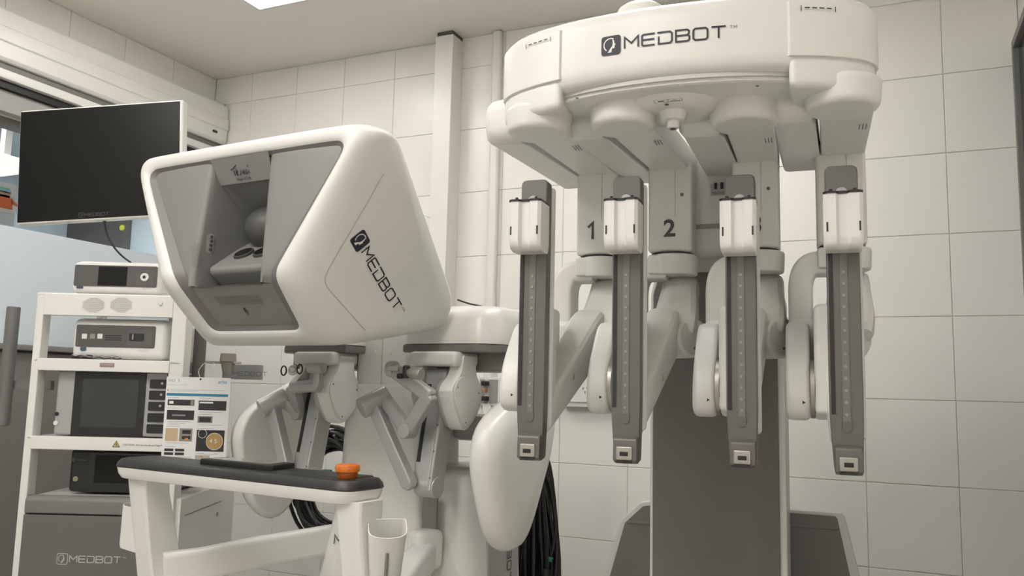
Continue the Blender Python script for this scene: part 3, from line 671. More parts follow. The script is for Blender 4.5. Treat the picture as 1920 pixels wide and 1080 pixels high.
# legs
for s in (-1, 1):
    lg = MB(); c = .375 if s > 0 else -.365; rings = []
    for z, w_, b0, d_ in ((.745, .082, .025, .080), (.70, .072, .030, .080), (.55, .068, .058, .095), (.30, .085, .11, .13), (.0, .12, .16, .20)):
        rings.append([Vector((c+u+s*.0, b0+d_/2+v, z)) for u, v in rr(w_, d_, .012, 4)])
    lg = lg.loft(rings, True, True, True).build('leg', WHITE2, con)
    MB().box((c+s*0, .19, .03), (.10, .5, .06), .02, 3).build('foot', WHITE2, lg)
MB().sweep([(-.33, .10, .50), (-.28, .18, .505), (-.225, .33, .52), (-.165, .58, .53)], rr(.05, .085, .015), (.88, -.45, 0)).build('side_beam', WHITE2, con)
MB().sweep([(.33, .10, .36), (.30, .26, .45), (.27, .40, .52), (.20, .57, .535)], rr(.07, .085, .02), (.9, .4, 0)).build('side_beam', WHITE2, con)
MB().box((.215, .535, .55), (.07, .09, .11), .02, 3, (0, 0, -.35)).build('beam_socket', WHITE2, con)
# cup holders on the legs
def holder(c, w_, d_, h, tilt, name):
    out = [(p.x, p.y) for p in fillet([(-w_/2, -d_/2, 0), (w_/2, -d_/2, 0), (w_/2, d_/2, 0), (-w_/2, d_/2, 0)], [w_*.45, w_*.45, .006, .006], 6)]
    rg = lambda z, k: [Vector((u*k, v*k, z)) for u, v in out]
    o = MB().loft([rg(-h, .70), rg(-h+.01, .78), rg(0, 1), rg(0, .95), rg(-h+.03, .74)], True, True, True).build(name, WHITE2, con)
    o.location = c; o.rotation_euler = tilt; return o
h1 = holder((.455, .07, .69), .085, .085, .15, (R(20), R(0), R(42)), 'cup_holder')
MB().box((.0, -.034, -.08), (.008, .02, .09), .004).build('slot', LGREY, h1)
holder((-.425, .085, .655), .05, .09, .115, (R(-8), 0, R(-80)), 'cup_holder')

# pillar and base ---------------------------------------------------------------
MB().bx(-.09, .105, .56, .70, .95, 1.20, .01).build('pillar', WHITE, con)
pil = bpy.data.objects['pillar']
for q in (-.018, .042): MB().cyl((q, .56, 1.098), (q, .556, 1.098), .007, .006, 16).build('pillar_cap', WHITE2, pil)
MB().bx(.0115, .0125, .5593, .561, 1.0, 1.18).build('seam', LGREY, pil)
rings = []
for z, x0, x1, b0 in ((0, -.24, .30, .44), (.30, -.20, .25, .50), (.55, -.155, .20, .535), (.72, -.135, .165, .55), (.995, -.125, .158, .55), (1.003, -.12, .152, .555)):
    rings.append([Vector(p) for p in fillet([(x0, b0, z), (x1, b0, z), (x1, .78, z), (x0, .78, z)], .03, 5)])
pl2 = MB().loft(rings, True, True, True).build('pillar_base', WHITE, con, sharp=50)
medbot(planar((CN.B(627, 1020, .53).x, .532, CN.B(627, 1020, .53).z), (1, 0, 0), (0, .1, 1), .004), .026, 'lettering', pl2, INKG, icon=False, tm=False)
bs = []
for z, x0, x1, b0, b1 in ((0, .02, .36, .56, .92), (.50, .06, .34, .57, .90), (.66, .10, .33, .58, .88), (.745, .12, .32, .60, .86), (.770, .15, .29, .64, .84)):
    bs.append([Vector(p) for p in fillet([(x0, b0, z), (x1, b0, z), (x1, b1, z), (x0, b1, z)], [.06, .10, .10, .06], 7)])
bb_ = MB().loft(bs, True, True, True).build('rear_base', WHITE, con, sharp=60)
bs = []
for z, x0, x1, b0, b1 in ((0, -.56, -.02, .60, 1.25), (.42, -.48, -.02, .62, 1.18), (.50, -.40, -.05, .68, 1.10)):
    bs.append([Vector(p) for p in fillet([(x0, b0, z), (x1, b0, z), (x1, b1, z), (x0, b1, z)], .06, 6)])
sd = MB().prism([(.195, .60), (.24, .60), (.24, .69), (.225, .70), (.195, .685)], 'y', .548, .556).build('recess_panel', LGREY, pl2)
gb = MB().bx(.20, .345, .66, .84, .02, .66, .015).build('rear_block', LINK, con)
medbot(planar((.3452, .765, .625), (0, 0, -1), (0, 1, 0), .0008), .022, 'lettering', gb, INKG, True, None, .15)

# side wings -------------------------------------------------------------------
wo = fillet([(.68, 1.02, 0), (.47, .925, 0), (.424, .86, 0), (.424, .78, 0), (.50, .60, 0), (.585, .552, 0), (.66, .60, 0), (.80, .86, 0), (.80, 1.02, 0)], [.05, .08, .05, .08, .06, .05, .08, .08, .05], 5)
ctr = Vector((.60, .80, 0))
for s in (-1, 1):
    def wr(k, a): return [Vector((a, (p.x-ctr.x)*k+ctr.x, (p.y-ctr.y)*k+ctr.y)) for p in wo]
    x = s*.44
    MB().loft([wr(.93, x-s*.016), wr(.98, x-s*.014), wr(1, x), wr(.99, x+s*.02), wr(.93, x+s*.045), wr(.72, x+s*.062), wr(.35, x+s*.068)], True, True, True).build('side_wing', WHITE2, con, sharp=70)
    MB().bx(min(x-s*.04, s*.16), max(x-s*.04, s*.16), .72, .80, .84, .92, .02).build('wing_stay', LINK, con) if s > 0 else None

# shoulder platforms and hand controllers ----------------------------------------
def ctrl(s, a0, pose):
    """a0: lateral centre of the controller; pose: joint points of the linkage"""
    po = 0 if s > 0 else -.03
    hc = MB().prism([(u+po, v) for u, v in ((a0-s*.13, .47), (a0+s*.12, .47), (a0+s*.175, .52), (a0+s*.175, .78), (a0-s*.13, .78))], 'z', 1.094, 1.118, .006).prism([(u+po, v) for u, v in ((a0-s*.10, .55), (a0+s*.165, .55), (a0+s*.170, .78), (a0-s*.10, .78))], 'z', 1.046, 1.10, .006).build('hand_controller', MGREY, con)
    hc['label'] = 'right hand controller under white cover' if s > 0 else 'left hand controller under the hood'
    P = lambda n, mb, m=WHITE, **k: mb.build(n, m, hc, **k)
    top = [Vector((a0+s*u+po, b, z)) for u, b, z in ((-.13, .47, 1.118), (.12, .47, 1.118), (.175, .52, 1.118), (.175, .80, 1.118), (-.13, .80, 1.118))]
    cover = MB().loft([fillet([p+Vector((0, 0, dz)) for p in [Vector(((q.x-a0)*k+a0, (q.y-.65)*k+.65, q.z)) for q in top]], .03, 5) for k, dz in ((1.01, 0), (1.01, .02), (.95, .07), (.90, .095), (.80, .106))], True, True, True)
    P('shoulder_cover', cover, WHITE2, sharp=60)
    # yoke: cross piece and two oval cheeks
    P('yoke', MB().bx(a0-.085, a0+.075, .44, .56, 1.056, 1.096, .012, 3))
    for q, th_ in ((a0-.078, .024), (a0+.038, .042)):
        ov = fillet([(.475, 1.085, 0), (.535, 1.085, 0), (.535, 1.035, 0), (.575, .99, 0), (.555, .93, 0), (.50, .885, 0), (.475, .885, 0), (.43, .95, 0), (.415, .995, 0), (.465, 1.035, 0)], [.004, .004, .02, .04, .05, .02, .02, .05, .03, .02], 4)
        ch_ = P('cheek', MB().prism([(p.x, p.y) for p in ov], 'x', q, q+th_, .008, 3), WHITE2)
        if q > a0:
            io = [( (p.x-.497)*.86+.497, (p.y-.965)*.86+.965) for p in fillet([(.535, 1.04, 0), (.575, .99, 0), (.555, .93, 0), (.50, .885, 0), (.475, .885, 0), (.43, .95, 0), (.415, .995, 0), (.445, 1.04, 0)], .03, 4)]
            P('cheek_plate', MB().prism(io, 'x', q+th_, q+th_+.003, .001, 1), WHITE2)
            P('cheek_liner', MB().prism([(p[0]-.012, p[1]-.006) for p in io], 'x', q-.012, q+.002, .003, 1), LINK)
            for yy, zz in ((.445, 1.0), (.548, .985), (.488, .905)): P('screw', MB().cyl((q+th_+.003, yy, zz), (q+th_+.0037, yy, zz), .0025, .0025, 8), SGREY)
    P('pivot_block', MB().bx(a0-.055, a0+.03, .47, .53, .96, 1.05, .02, 3), LINK)
    # long rail hanging from the pivot, leaning forward at the bottom
    t0 = Vector((a0-.012, .50, 1.03)); t1 = Vector((a0-.006, .435, .735))
    P('hanging_rail', MB().sweep([t0, t1], rr(.058, .05, .008), (1, 0, 0)), LINK)
    d = (t1-t0).normalized(); nn = Vector((0, d.z, -d.y)).normalized(); nn = nn if nn.y < 0 else -nn
    P('rail_groove', MB().sweep([t0+d*.03+nn*.0255-Vector((.016, 0, 0)), t1-d*.06+nn*.0255-Vector((.016, 0, 0))], rr(.012, .003, .001, 2), (1, 0, 0)), BLACK)
    P('rail_flange', MB().sweep([t0+d*.10+Vector((.034, 0, 0)), t1+d*.012+Vector((.034, 0, 0))], rr(.012, .062, .006), (1, 0, 0)), LINK)
    P('rail_tip', MB().cyl(t1+Vector((-.02, 0, 0)), t1+Vector((.044, 0, 0)), .028, .028, 28, .004), LINK)
    for k in range(4): P('screw', MB().cyl(t1-d*(.02+.07*k)+Vector((.034, 0, 0))+nn*.0305, t1-d*(.02+.07*k)+Vector((.034, 0, 0))+nn*.0315, .003, .003, 8), SGREY)
    # folding linkage
    def link(n, p, q, w_=.034, h_=.036):
        p = Vector(p); q = Vector(q); dd = (q-p).normalized(); sd_ = dd.cross(Vector((0, 1, 0))).normalized(); v = sd_.cross(dd).normalized()
        rings = [[p+dd*t*(q-p).length+sd_*u*k+v*e*k for u, e in rr(w_, h_, .008, 4)] for t, k in ((-.06, .6), (-.03, .9), (0, 1), (1, 1), (1.03, .9), (1.06, .6))]
        return P(n, MB().loft(rings, True, True, True), LINK)
    J = pose
    link('long_link', (t1.x-.02, t1.y-.045, t1.z+.01), J[0], .036, .034)
    P('elbow_joint', MB().cyl(Vector(J[0])+Vector((-.018, -.03, -.018)), Vector(J[0])+Vector((.022, .035, .022)), .029, .029, 28, .004), LINK)
    link('middle_link', Vector(J[0])+Vector((.022, .02, .012)), J[1], .034, .030)
    P('knuckle', MB().cyl(Vector(J[1])+Vector((0, -.022, 0)), Vector(J[1])+Vector((0, .022, 0)), .02, .02, 20, .004), LINK)
    link('wrist_link', J[1], J[2], .038, .03)
    link('wrist_arm', J[2], J[3], .036, .032)
    P('wrist_knob', MB().cyl(Vector(J[3])+Vector((-.012, 0, 0)), Vector(J[3])+Vector((.012, 0, 0)), .022, .022, 20, .004), LINK)
    return hc, P, J
b_ = .34
B3 = lambda x, y, b=b_: CN.B(x, y, b)
hc, P, J = ctrl(1, .288, [B3(700, 755, .40), B3(765, 808, .38), B3(806, 742, .37), B3(736, 692, .36)])
g = B3(778, 700, .33); g0 = B3(740, 692, .33)
P('grip_barrel', MB().cyl(g+Vector((-.012, 0, .002)), g+Vector((.022, .0, -.002)), .0155, .0155, 24, .003).cyl(g+Vector((-.022, 0, .002)), g+Vector((-.010, 0, .001)), .010, .013, 20, .002), STEEL)
P('grip_clasp', MB().bx(g0.x-.014, g0.x+.02, g0.y-.012, g0.y+.012, g0.z-.006, g0.z+.008, .003), STEEL)
P('finger_loop', MB().box((g.x-.028, g.y, g.z+.004), (.016, .02, .034), .006, 3), BLACK)
P('finger_loop', MB().box((g0.x+.02, g0.y, g0.z-.018), (.018, .016, .014), .005, 3), BLACK)
hc, P, J = ctrl(-1, -.155, [B3(511, 757, .40), B3(562, 775, .46), B3(550, 728, .40), B3(592, 722, .40)])
P('wrist_bracket', MB().sweep(fillet([B3(550, 728, .38), B3(597, 726, .38), B3(597, 690, .38), B3(583, 690, .38)], .02, 5, False), rr(.022, .022, .005), (0, 1, 0)), LINK)
P('wrist_barrel', MB().cyl(B3(580, 690, .37), B3(607, 690, .37), .0155, .0155, 24, .003), LINK)
P('grip_barrel', MB().cyl(B3(549, 695, .34), B3(549, 693, .42), .014, .014, 24, .003).cyl(B3(548, 693, .33), B3(548, 693, .34), .008, .010, 16, .002), STEEL)
for x0 in (532, 562):
    c = B3(x0, 695 if x0 < 550 else 692, .345)
    P('finger_loop', MB().tube([Vector((c.x+.0105*math.cos(t*math.pi/8), c.y, c.z+.0135*math.sin(t*math.pi/8))) for t in range(16)], .0022, 8, True), BLACK)

# ================================================================== the equipment cart and what stands on it
CT = Frame(-2.2, -1.44, .4219)
cart = empty('equipment_cart', CT)
tag(cart, 'white open equipment cart with three shelves over a grey cabinet', 'cart')
c_ = lambda x, y, b=0: CT.B(x, y, b)
xl, xr = c_(65, 600).x, c_(350, 600).x
DEP = .52
def post(x0, x1, b0, b1, z0, z1, n='post'): return MB().bx(x0, x1, b0, b1, z0, z1, .006).build(n, WHITE2, cart)
ztop = c_(200, 551).z
post(xl, xl+.026, 0, .05, .05, ztop); post(xr-.048, xr, 0, .06, .05, ztop)
PD = .42
post(xl+.006, xl+.03, PD-.04, PD, .05, ztop); post(xr-.195, xr-.165, PD-.04, PD, .05, ztop)
plan = lambda d=0: [(xl+d, 0), (xr-d, 0), (xr-.16-d, PD), (xl+d, PD)]
zs1, zs1b = ztop, c_(200, 593).z
top = MB().prism(plan(), 'z', zs1-.012, zs1, .004).bx(xl+.024, xr-.046, -.002, .02, zs1b, zs1-.002, .003).build('top_shelf', WHITE2, cart)
gr = MB().use(mat('speaker holes', (.30, .28, .25), .7))
for cx in (176, 228):
    cc = c_(cx, 572)
    for i in range(-9, 10):
        for j in range(-6, 7):
            u = i*.0042+(j % 2)*.0021; v = j*.0037
            if (u/.036)**2+(v/.024)**2 < 1: x = cc.x+u; z = cc.z+v; gr.quad((x-.0012, -.0026, z-.0012), (x+.0012, -.0026, z-.0012), (x+.0012, -.0026, z+.0012), (x-.0012, -.0026, z+.0012))
gr = gr.build('speaker_grille', parent=top, wn=False); gr['kind'] = 'stuff'
kb = c_(302, 569); MB().cyl((kb.x, -.002, kb.z), (kb.x, -.007, kb.z), .0075, .0065, 20, .001).build('button', WHITE2, top)
def shelf(yt, yb, n='shelf'):
    z1, z0 = c_(200, yt).z, c_(200, yb).z
    return MB().bx(xl+.022, xr-.044, -.004, .018, z0, z1, .003).prism(plan(.01), 'z', z1-.012, z1-.002, .002).build(n, WHITE2, cart), z1-.002
s2, z2 = shelf(674, 697); s3, z3 = shelf(820, 845)
bd = MB(); q = c_(202, 684); bd.use(mat('badge pink', (.32, .2, .21), .4)).bx(q.x-.023, q.x+.023, -.006, -.004, q.z-.007, q.z+.006, .002)
bd.use(INKL); f = planar((q.x-.020, -.0062, q.z-.002), (1, 0, 0), (0, 0, 1)); [ribbon(bd, [(k*.0048, .001+.001*(k % 2)), (k*.0048+.0034, .002-.001*(k % 2))], .0022, f) for k in range(8)]; bd.build('badge', parent=s2, wn=False)
cz = c_(220, 833); ca = MB().use(mat('caution yellow', (.45, .33, .12), .5)); f = planar((cz.x-.012, -.0045, cz.z-.008), (1, 0, 0), (0, 0, 1))
ca.quad(f(0, 0), f(.022, 0), f(.011, .019), f(.011, .019)) if False else ca.bm.faces.new([ca.bm.verts.new(f(*p)) for p in ((0, 0), (.022, 0), (.011, .019))])
ca.use(INK); ribbon(ca, [(0, 0), (.022, 0), (.011, .019), (0, 0)], .0016, f); ribbon(ca, [(.011, .004), (.011, .012)], .003, f)
put_text(ca, 'CAUTION:  Do not use Spray Coag Mode', f, .0078, .032, .005); ca.build('caution_label', parent=s3, wn=False)
# lower cabinet
zc = c_(150, 930).z
cab = MB().use(WHITE2).bx(xl+.03, xr+.015, .02, DEP+.02, .08, zc-.004, .004).build('cabinet', WHITE2, cart)
MB().prism([(-.012, zc-.055), (-.012, zc-.012), (.0, zc-.0), (.02, zc), (.02, zc-.055)], 'x', xl+.027, xr-.03, .006, 3).build('cabinet_edge', MGREY, cab)
fp = MB().bx(xl+.027, xr-.03, -.012, .02, .10, zc-.058, .003).build('cabinet_front', DGREY, cab)
l0 = c_(130, 1055, -.0125); l1 = c_(226, 1054, -.0125)
medbot(planar((l0.x, -.0125, c_(130, 1052).z), (1, 0, 0), (0, 0, 1)), (l1.x-l0.x)/8.5, 'lettering', cab, INKL, True, None, .15)
sx = xr+.0155
MB().bx(sx-.001, sx+.001, .06, .40, zc-.062, zc-.059).build('door_seam', LGREY, cab)
MB().cyl((sx, .36, zc-.10), (sx+.003, .36, zc-.10), .006, .006, 14).build('lock', STEEL, cab)
for k in range(5): MB().box((sx+.0002, .40, zc-.30-k*.014), (.001, .09, .003), 0, 1, (0, 0, 0)).build('vent_slot', LGREY, cab)
# grey push bars on either side
def pushbar(x0, yt, yb, b, wpx, x1):
    p = CT.B(x0, yt, b); q = CT.B(x1, yb, b); r_ = .021
    return MB().cyl((p.x, b, q.z), (p.x, b, p.z), r_, r_, 24, .004).bx(p.x, 0+xl if p.x < 0 else xr, b+.01, b+.03, q.z+.12, q.z+.15) .build('push_bar', mat('push bar grey', (.15, .147, .14), .45), cart)
pushbar(26, 575, 798, .12, 30, 10); 
pr_ = CT.B(381, 560, .22); pq = CT.B(381, 720, .22)
MB().cyl((pr_.x, .22, pq.z-.10), (pr_.x, .22, pr_.z+.06), .021, .021, 24, .004).bx(xr-.03, pr_.x, .21, .23, pq.z-.08, pq.z-.05).build('push_bar', mat('push bar grey', (.15, .147, .14), .45), cart)
rb = CT.B(400, 682, .42); re = CT.B(487, 712, .42)
bx_ = MB().bx(xr-.02, re.x, .42, .46, re.z, rb.z, .003).build('rear_bracket', mat('bracket grey', (.25, .248, .24), .5), cart)
medbot(planar((CT.B(436, 705, .42).x, .42, CT.B(436, 704, .42).z), (1, 0, 0), (0, 0, 1)), .015, 'lettering', bx_, INKG, False, tm=False, bold=.12)
rk = CT.B(362, 600, .45); MB().bx(rk.x-.02, rk.x+.03, .44, .47, rk.z-.03, rk.z+.012, .003).build('rear_clip', mat('bracket grey', (.25, .248, .24), .5), cart)

def unit(name, label, cat, x0, x1, y0, y1, b0, depth, zb=None, m=WHITE2, bev=.022):
    """a device whose front face is sighted at (x0..x1, y0..y1) on the plane b0; base at zb"""
    p, q = CT.B(x0, y1, b0), CT.B(x1, y0, b0); z0 = p.z if zb is None else zb
    cx = (p.x+q.x)/2; o = CT.o+CT.a*cx+CT.b*b0; fr = Frame(o.x, o.y, CT.th); t = empty(name, fr, z0); tag(t, label, cat)
    W, H = q.x-p.x, q.z-z0
    MB().bx(-W/2, W/2, 0, depth, .004, H, bev, 4).build('case', m, t)
    for a in (-1, 1):
        for b in (.04, depth-.04): MB().cyl((a*(W/2-.04), b, 0), (a*(W/2-.04), b, .006), .010, .010, 12).build('foot', BLACK, t)
    def F(x, y): v = CT.B(x, y, b0); return Vector((v.x-cx, 0, v.z-z0))
    return t, W, H, F
def face_panel(t, F, x0, y0, x1, y1, m, name, d=.002, bev=.006, out=.0012):
    a, b = F(x0, y1), F(x1, y0); return MB().prism([(p.x, p.y) for p in fillet([(a.x, a.z, 0), (b.x, a.z, 0), (b.x, b.z, 0), (a.x, b.z, 0)], bev, 4)], 'y', -out, d).build(name, m, t)
# light source on the top shelf
t, W, H, F = unit('light_source', 'white video processor with dark front standing on the cart top', 'device', 131, 302, 492, 549, .04, .36, ztop)
face_panel(t, F, 138, 500, 296, 536, mat('dark bezel', (.085, .083, .078), .4), 'front_panel')
face_panel(t, F, 183, 501, 240, 535, SCREEN, 'display', out=.0018, bev=.001)
face_panel(t, F, 254, 508, 290, 535, mat('socket plate', (.10, .098, .092), .4), 'socket_plate', out=.0018)
c = F(272, 520); MB().cyl((c.x, -.002, c.z), (c.x, -.007, c.z), .014, .013, 24, .001).build('socket_ring', WHITE2, t); MB().cyl((c.x, -.007, c.z), (c.x, -.0075, c.z), .0055, .0055, 16).build('socket_hole', BLACK, t)
face_panel(t, F, 144, 536, 156, 541, mat('blue key', (.05, .065, .10), .3), 'power_key', out=.003, bev=.002)
lt = MB().use(INKL); c = F(266, 542); put_text(lt, 'MEDBOT', lambda u, v: Vector((c.x+u, -.0006, c.z+v)), .008); lt.build('lettering', parent=t, wn=False)
# second unit on the middle shelf
t, W, H, F = unit('insufflator', 'white unit with three square keys on the cart shelf', 'device', 131, 316, 600, 670, .03, .32, z2)
face_panel(t, F, 141, 612, 293, 650, mat('dark bezel', (.085, .083, .078), .4), 'front_panel')
for k, x in enumerate((159, 174, 188)): face_panel(t, F, x-5, 626, x+5, 635, [WHITE2, BEIGE, WHITE2][k], 'key', out=.003, bev=.001)
face_panel(t, F, 238, 619, 290, 647, mat('socket plate', (.10, .098, .092), .4), 'socket_plate', out=.0018)
face_panel(t, F, 243, 626, 270, 638, BLACK, 'socket', out=.006, bev=.002); face_panel(t, F, 249, 627, 252, 637, STEEL, 'socket_tab', out=.0065, bev=.0005)
for k in range(3): face_panel(t, F, 197, 629+k*4, 228, 630+k*4, BLACK, 'vent_line', out=.0016, bev=.0002)
face_panel(t, F, 151, 651, 162, 657, mat('teal key', (.03, .10, .14), .3), 'power_key', out=.003, bev=.002)
lt = MB().use(INKL); c = F(258, 659); put_text(lt, 'MEDBOT', lambda u, v: Vector((c.x+u, -.0006, c.z+v)), .0085); lt.build('lettering', parent=t, wn=False)
# electrosurgical generator, its case tilted back
t, W, H, F = unit('electrosurgical_generator', 'grey generator with large dark screen on the lower cart shelf', 'device', 98, 316, 698, 822, .03, .32, z3, mat('generator silver', (.36, .36, .355), .35), .008)
face_panel(t, F, 132, 699, 276, 818, BLACK, 'bezel', out=.003, bev=.004)
face_panel(t, F, 150, 712, 262, 800, mat('screen grey', (.035, .035, .034), .2), 'screen', out=.0035, bev=.001)
for k in range(5): face_panel(t, F, 281-k*1.6, 712+k*21, 314-k*1.6, 728+k*21, BLACK, 'socket_bay', out=.003, bev=.004)
for k, (x, y) in enumerate(((305, 719), (303, 740), (301, 761))): c = F(x, y); MB().cyl((c.x, -.003, c.z), (c.x, -.0045, c.z), .0042, .0042, 14).build('socket', STEEL, t)
for (x, y, m_, r_) in ((107, 776, BLACK, .0065), (105, 793, WHITE2, .0075)): c = F(x, y); MB().cyl((c.x, 0, c.z), (c.x, -.004, c.z), r_, r_, 18, .001).build('knob', m_, t)
# black unit at the bottom
t, W, H, F = unit('black_console_unit', 'black unit with power key on top of the grey cabinet', 'device', 126, 316, 846, 924, .06, .34, zc, BLACK, .012)
face_panel(t, F, 165, 852, 300, 908, mat('black bezel', (.02, .02, .0195), .3), 'front_panel', out=.002); face_panel(t, F, 176, 855, 290, 905, SCREEN, 'screen', out=.0028, bev=.001)
c = F(142, 898); MB().cyl((c.x, 0, c.z), (c.x, -.003, c.z), .0085, .008, 20, .001).build('power_key', STEEL, t); MB().cyl((c.x, -.003, c.z), (c.x, -.0034, c.z), .005, .005, 16).build('key_mark', mat('yellow green', (.25, .27, .08), .4), t)
lt = MB().use(mat('leaf green', (.05, .14, .03), .5)); c = F(136, 862); g_ = lambda u, v: Vector((c.x+u, -.0006, c.z+v)); ribbon(lt, [(.008, .006), (0, 0), (.008, -.006)], .004, g_)
lt.use(INKD); [ribbon(lt, [(.014+k*.0045, 0), (.0173+k*.0045, 0)], .004, g_) for k in range(7)]; lt.build('lettering', parent=t, wn=False)
# thin leads lying on the middle shelf
o = CT.o+CT.a*c_(160, 668, .012).x+CT.b*.012
for k in range(3):
    t = MB(); y0 = .003+k*.004; pts = []
    for i in range(28): s_ = i/27; pts.append((-.035+s_*.15, -.004+.010*math.sin(s_*9+k*2)-.002*k, y0+.004*abs(math.sin(s_*14+k))))
    t.tube(pts, .0016, 6)
    if k == 0: t.use(BLACK).tube([(-.04, 0, .008), (-.01, -.002, .009), (.022, -.002, .008)], .007, 10)
    ob = t.build('probe_lead', [BLACK, LGREY, LINK][k]) if k else t.build('probe_lead', BLACK)
    ob.location = (o.x, o.y, z2+.0005); ob.rotation_euler = (0, 0, CT.th)
    tag(ob, ['black plugged lead', 'pale thin lead', 'grey thin lead'][k]+' coiled on the middle cart shelf', 'cable', 'leads on the cart shelf')

# monitor behind the cart on its own arm
mb_ = .02
p, q = CT.B(28, 413, mb_), CT.B(356, 190, mb_)
ml, mr, mt, mz = p.x, q.x, (CT.B(28, 203, mb_).z+CT.B(356, 190, mb_).z)/2, (CT.B(28, 413, mb_).z+CT.B(300, 411, mb_).z)/2
o = CT.o+CT.a*((ml+mr)/2)+CT.b*mb_; mf = Frame(o.x, o.y, CT.th-.09); mon = empty('monitor', mf, mz); mon.rotation_euler.y = -.062; tag(mon, 'wide flat black-screened monitor with thin white edge above the cart', 'monitor')
W, H = (mr-ml)*1.045, mt-mz
MB().bx(-W/2, W/2, 0, .035, 0, H, .006, 3).build('case', WHITE2, mon)
sc_ = MB().bx(-W/2+.004, W/2-.010, -.002, .004, .006, H-.005, .002).build('screen', SCREEN, mon)
medbot(planar((-.045, -.0024, .014), (1, 0, 0), (0, 0, 1)), .0098, 'lettering', sc_, INKD, True, None, .15, tm=False)
MB().bx(-.05, .05, .035, .055, H*.35, H*.65, .006).build('mount_plate', WHITE2, mon)
pp_ = CT.B(334, 450, .30); dx_ = pp_.x-(ml+mr)/2; MB().bx(0, dx_+.02, .055, .085, H*.45, H*.55, .008).bx(dx_-.015, dx_+.015, .055, .28, H*.45, H*.55, .008).build('swing_arm', WHITE2, mon)
MB().bx(pp_.x-.016, pp_.x+.016, .285, .317, ztop, mz+H*.58, .006).build('monitor_post', WHITE2, cart)
k0 = CT.B(196, 417, mb_); cb = [CT.B(196, 417, .03), CT.B(200, 440, .035), CT.B(212, 462, .04), CT.B(228, 480, .05), CT.B(246, 493, .06)]
t = MB().tube([Vector(p) for p in fillet(cb, .03, 5, False)], .0032, 8).cyl(cb[0]+Vector((0, 0, .004)), cb[0]+Vector((0, 0, -.012)), .006, .005, 12).build('monitor_cable', CABLE)
t.location = CT.o; t.rotation_euler = (0, 0, CT.th); tag(t, 'thin black cable hanging from the monitor to the video processor', 'cable')
# beige holder clipped to the right push bar
cup = CT.B(428, 672, .28); tz = CT.B(428, 679, .28).z
hf = MB().use(BEIGE); t0 = empty('instrument_holder', Frame(*(CT.o+CT.a*cup.x+CT.b*.28).xy, CT.th), tz); tag(t0, 'beige cup holder clipped to the grey push bar of the cart', 'holder')
MB().loft([[Vector((u*k, v*k, z)) for u, v in rr(.05, .05, .012)] for z, k in ((-.035, .6), (0, .85), (.002, 1), (.03, .9))], True, True, True).build('cup', BEIGE, t0)
MB().bx(pr_.x-cup.x, .045, -.012, .012, -.006, .002, .002).build('arm', LINK, t0)
# laminated instruction sheet
pb = -.03
A = [CT.B(313, 706, pb), CT.B(433, 706, pb), CT.B(429, 868, pb), CT.B(309, 858, pb)]
pw = A[1].x-A[0].x; ph = A[0].z-CT.B(311, 866, pb).z
o = CT.o+CT.a*A[0].x+CT.b*pb; sh = empty('instruction_sheet', Frame(o.x, o.y, CT.th), A[0].z-ph); tag(sh, 'laminated instruction sheet with pictures hanging from the cart', 'sheet')
MB().bx(0, pw, 0, .0012, 0, ph).build('sheet', PAPER, sh)
pt = MB(); U = pw/120; V = ph/160
f = lambda x, y: Vector((x*U, -.0004, ph-y*V))
def rect(x0, y0, x1, y1, m, lift=0): pt.use(m); o_ = Vector((0, -.0002*lift, 0)); pt.quad(f(x0, y1)+o_, f(x1, y1)+o_, f(x1, y0)+o_, f(x0, y0)+o_)
TX = mat('sheet text', (.25, .25, .26), .5); TL = mat('sheet small text', (.42, .42, .43), .5); DK = mat('sheet dark picture', (.02, .02, .022), .4); TN = mat('sheet tan picture', (.50, .38, .24), .5); BL = mat('sheet blue', (.03, .20, .34), .5); GY = mat('sheet grey picture', (.24, .22, .20), .5)
OR = mat('sheet orange', (.65, .23, .04), .5); WH = mat('sheet white', (.75, .75, .75), .5)
rect(2, 31, 117, 36, BL)
rect(5, 43, 55, 54, DK); rect(8, 46, 16, 51, WH, 1); rect(48, 44, 54, 53, GY, 1); rect(63, 44, 115, 62, DK); rect(65, 46, 90, 49, WH, 1)
rect(5, 63, 56, 81, DK); rect(15, 71, 40, 74, GY, 1); rect(63, 73, 91, 86, GY); rect(66, 75, 88, 84, DK, 1); rect(5, 97, 28, 121, TN); rect(31, 97, 55, 121, GY); rect(36, 100, 52, 107, DK, 1); rect(36, 111, 52, 117, DK, 1); rect(42, 115, 48, 119, OR, 2)
rect(63, 99, 115, 139, DK); rect(63, 146, 90, 161, mat('sheet pale picture', (.42, .39, .35), .5)); rect(72, 148, 78, 150, OR, 1)
for a in range(2):
    for b in range(2): rect(5+a*20, 135+b*7, 22+a*20, 140+b*7, DK)
for y in (24, 26.5): rect(8, y, 110 if y < 25 else 60, y+.8, TL)
for (x0, x1, y) in ((5, 25, 39), (63, 85, 39), (5, 24, 59), (63, 90, 69), (5, 32, 93), (63, 95, 96), (5, 26, 131), (63, 105, 143), (65, 110, 65), (8, 50, 84), (8, 40, 87), (8, 30, 90), (65, 110, 89), (8, 50, 124), (5, 56, 150), (8, 50, 153), (8, 50, 156)): rect(x0, y, x1, y+1, TL)
pt.use(mat('sheet amber', (.42, .26, .10), .5)); c0 = f(97, 120); pt.bm.faces.new([pt.bm.verts.new(c0+Vector((15*U*math.cos(2*math.pi*k/24), -.0003, 15*U*math.sin(2*math.pi*k/24)))) for k in range(24)]).material_index = pt.cur
pt.use(WH); ribbon(pt, arc((0, 0), 15.5*U, 0, 360, 24), .8*U, lambda u, v: c0+Vector((u, -.0005, v))); c1 = f(74, 106); ribbon(pt, arc((0, 0), 8*U, 0, 360, 20), .8*U, lambda u, v: c1+Vector((u, -.0005, v)))
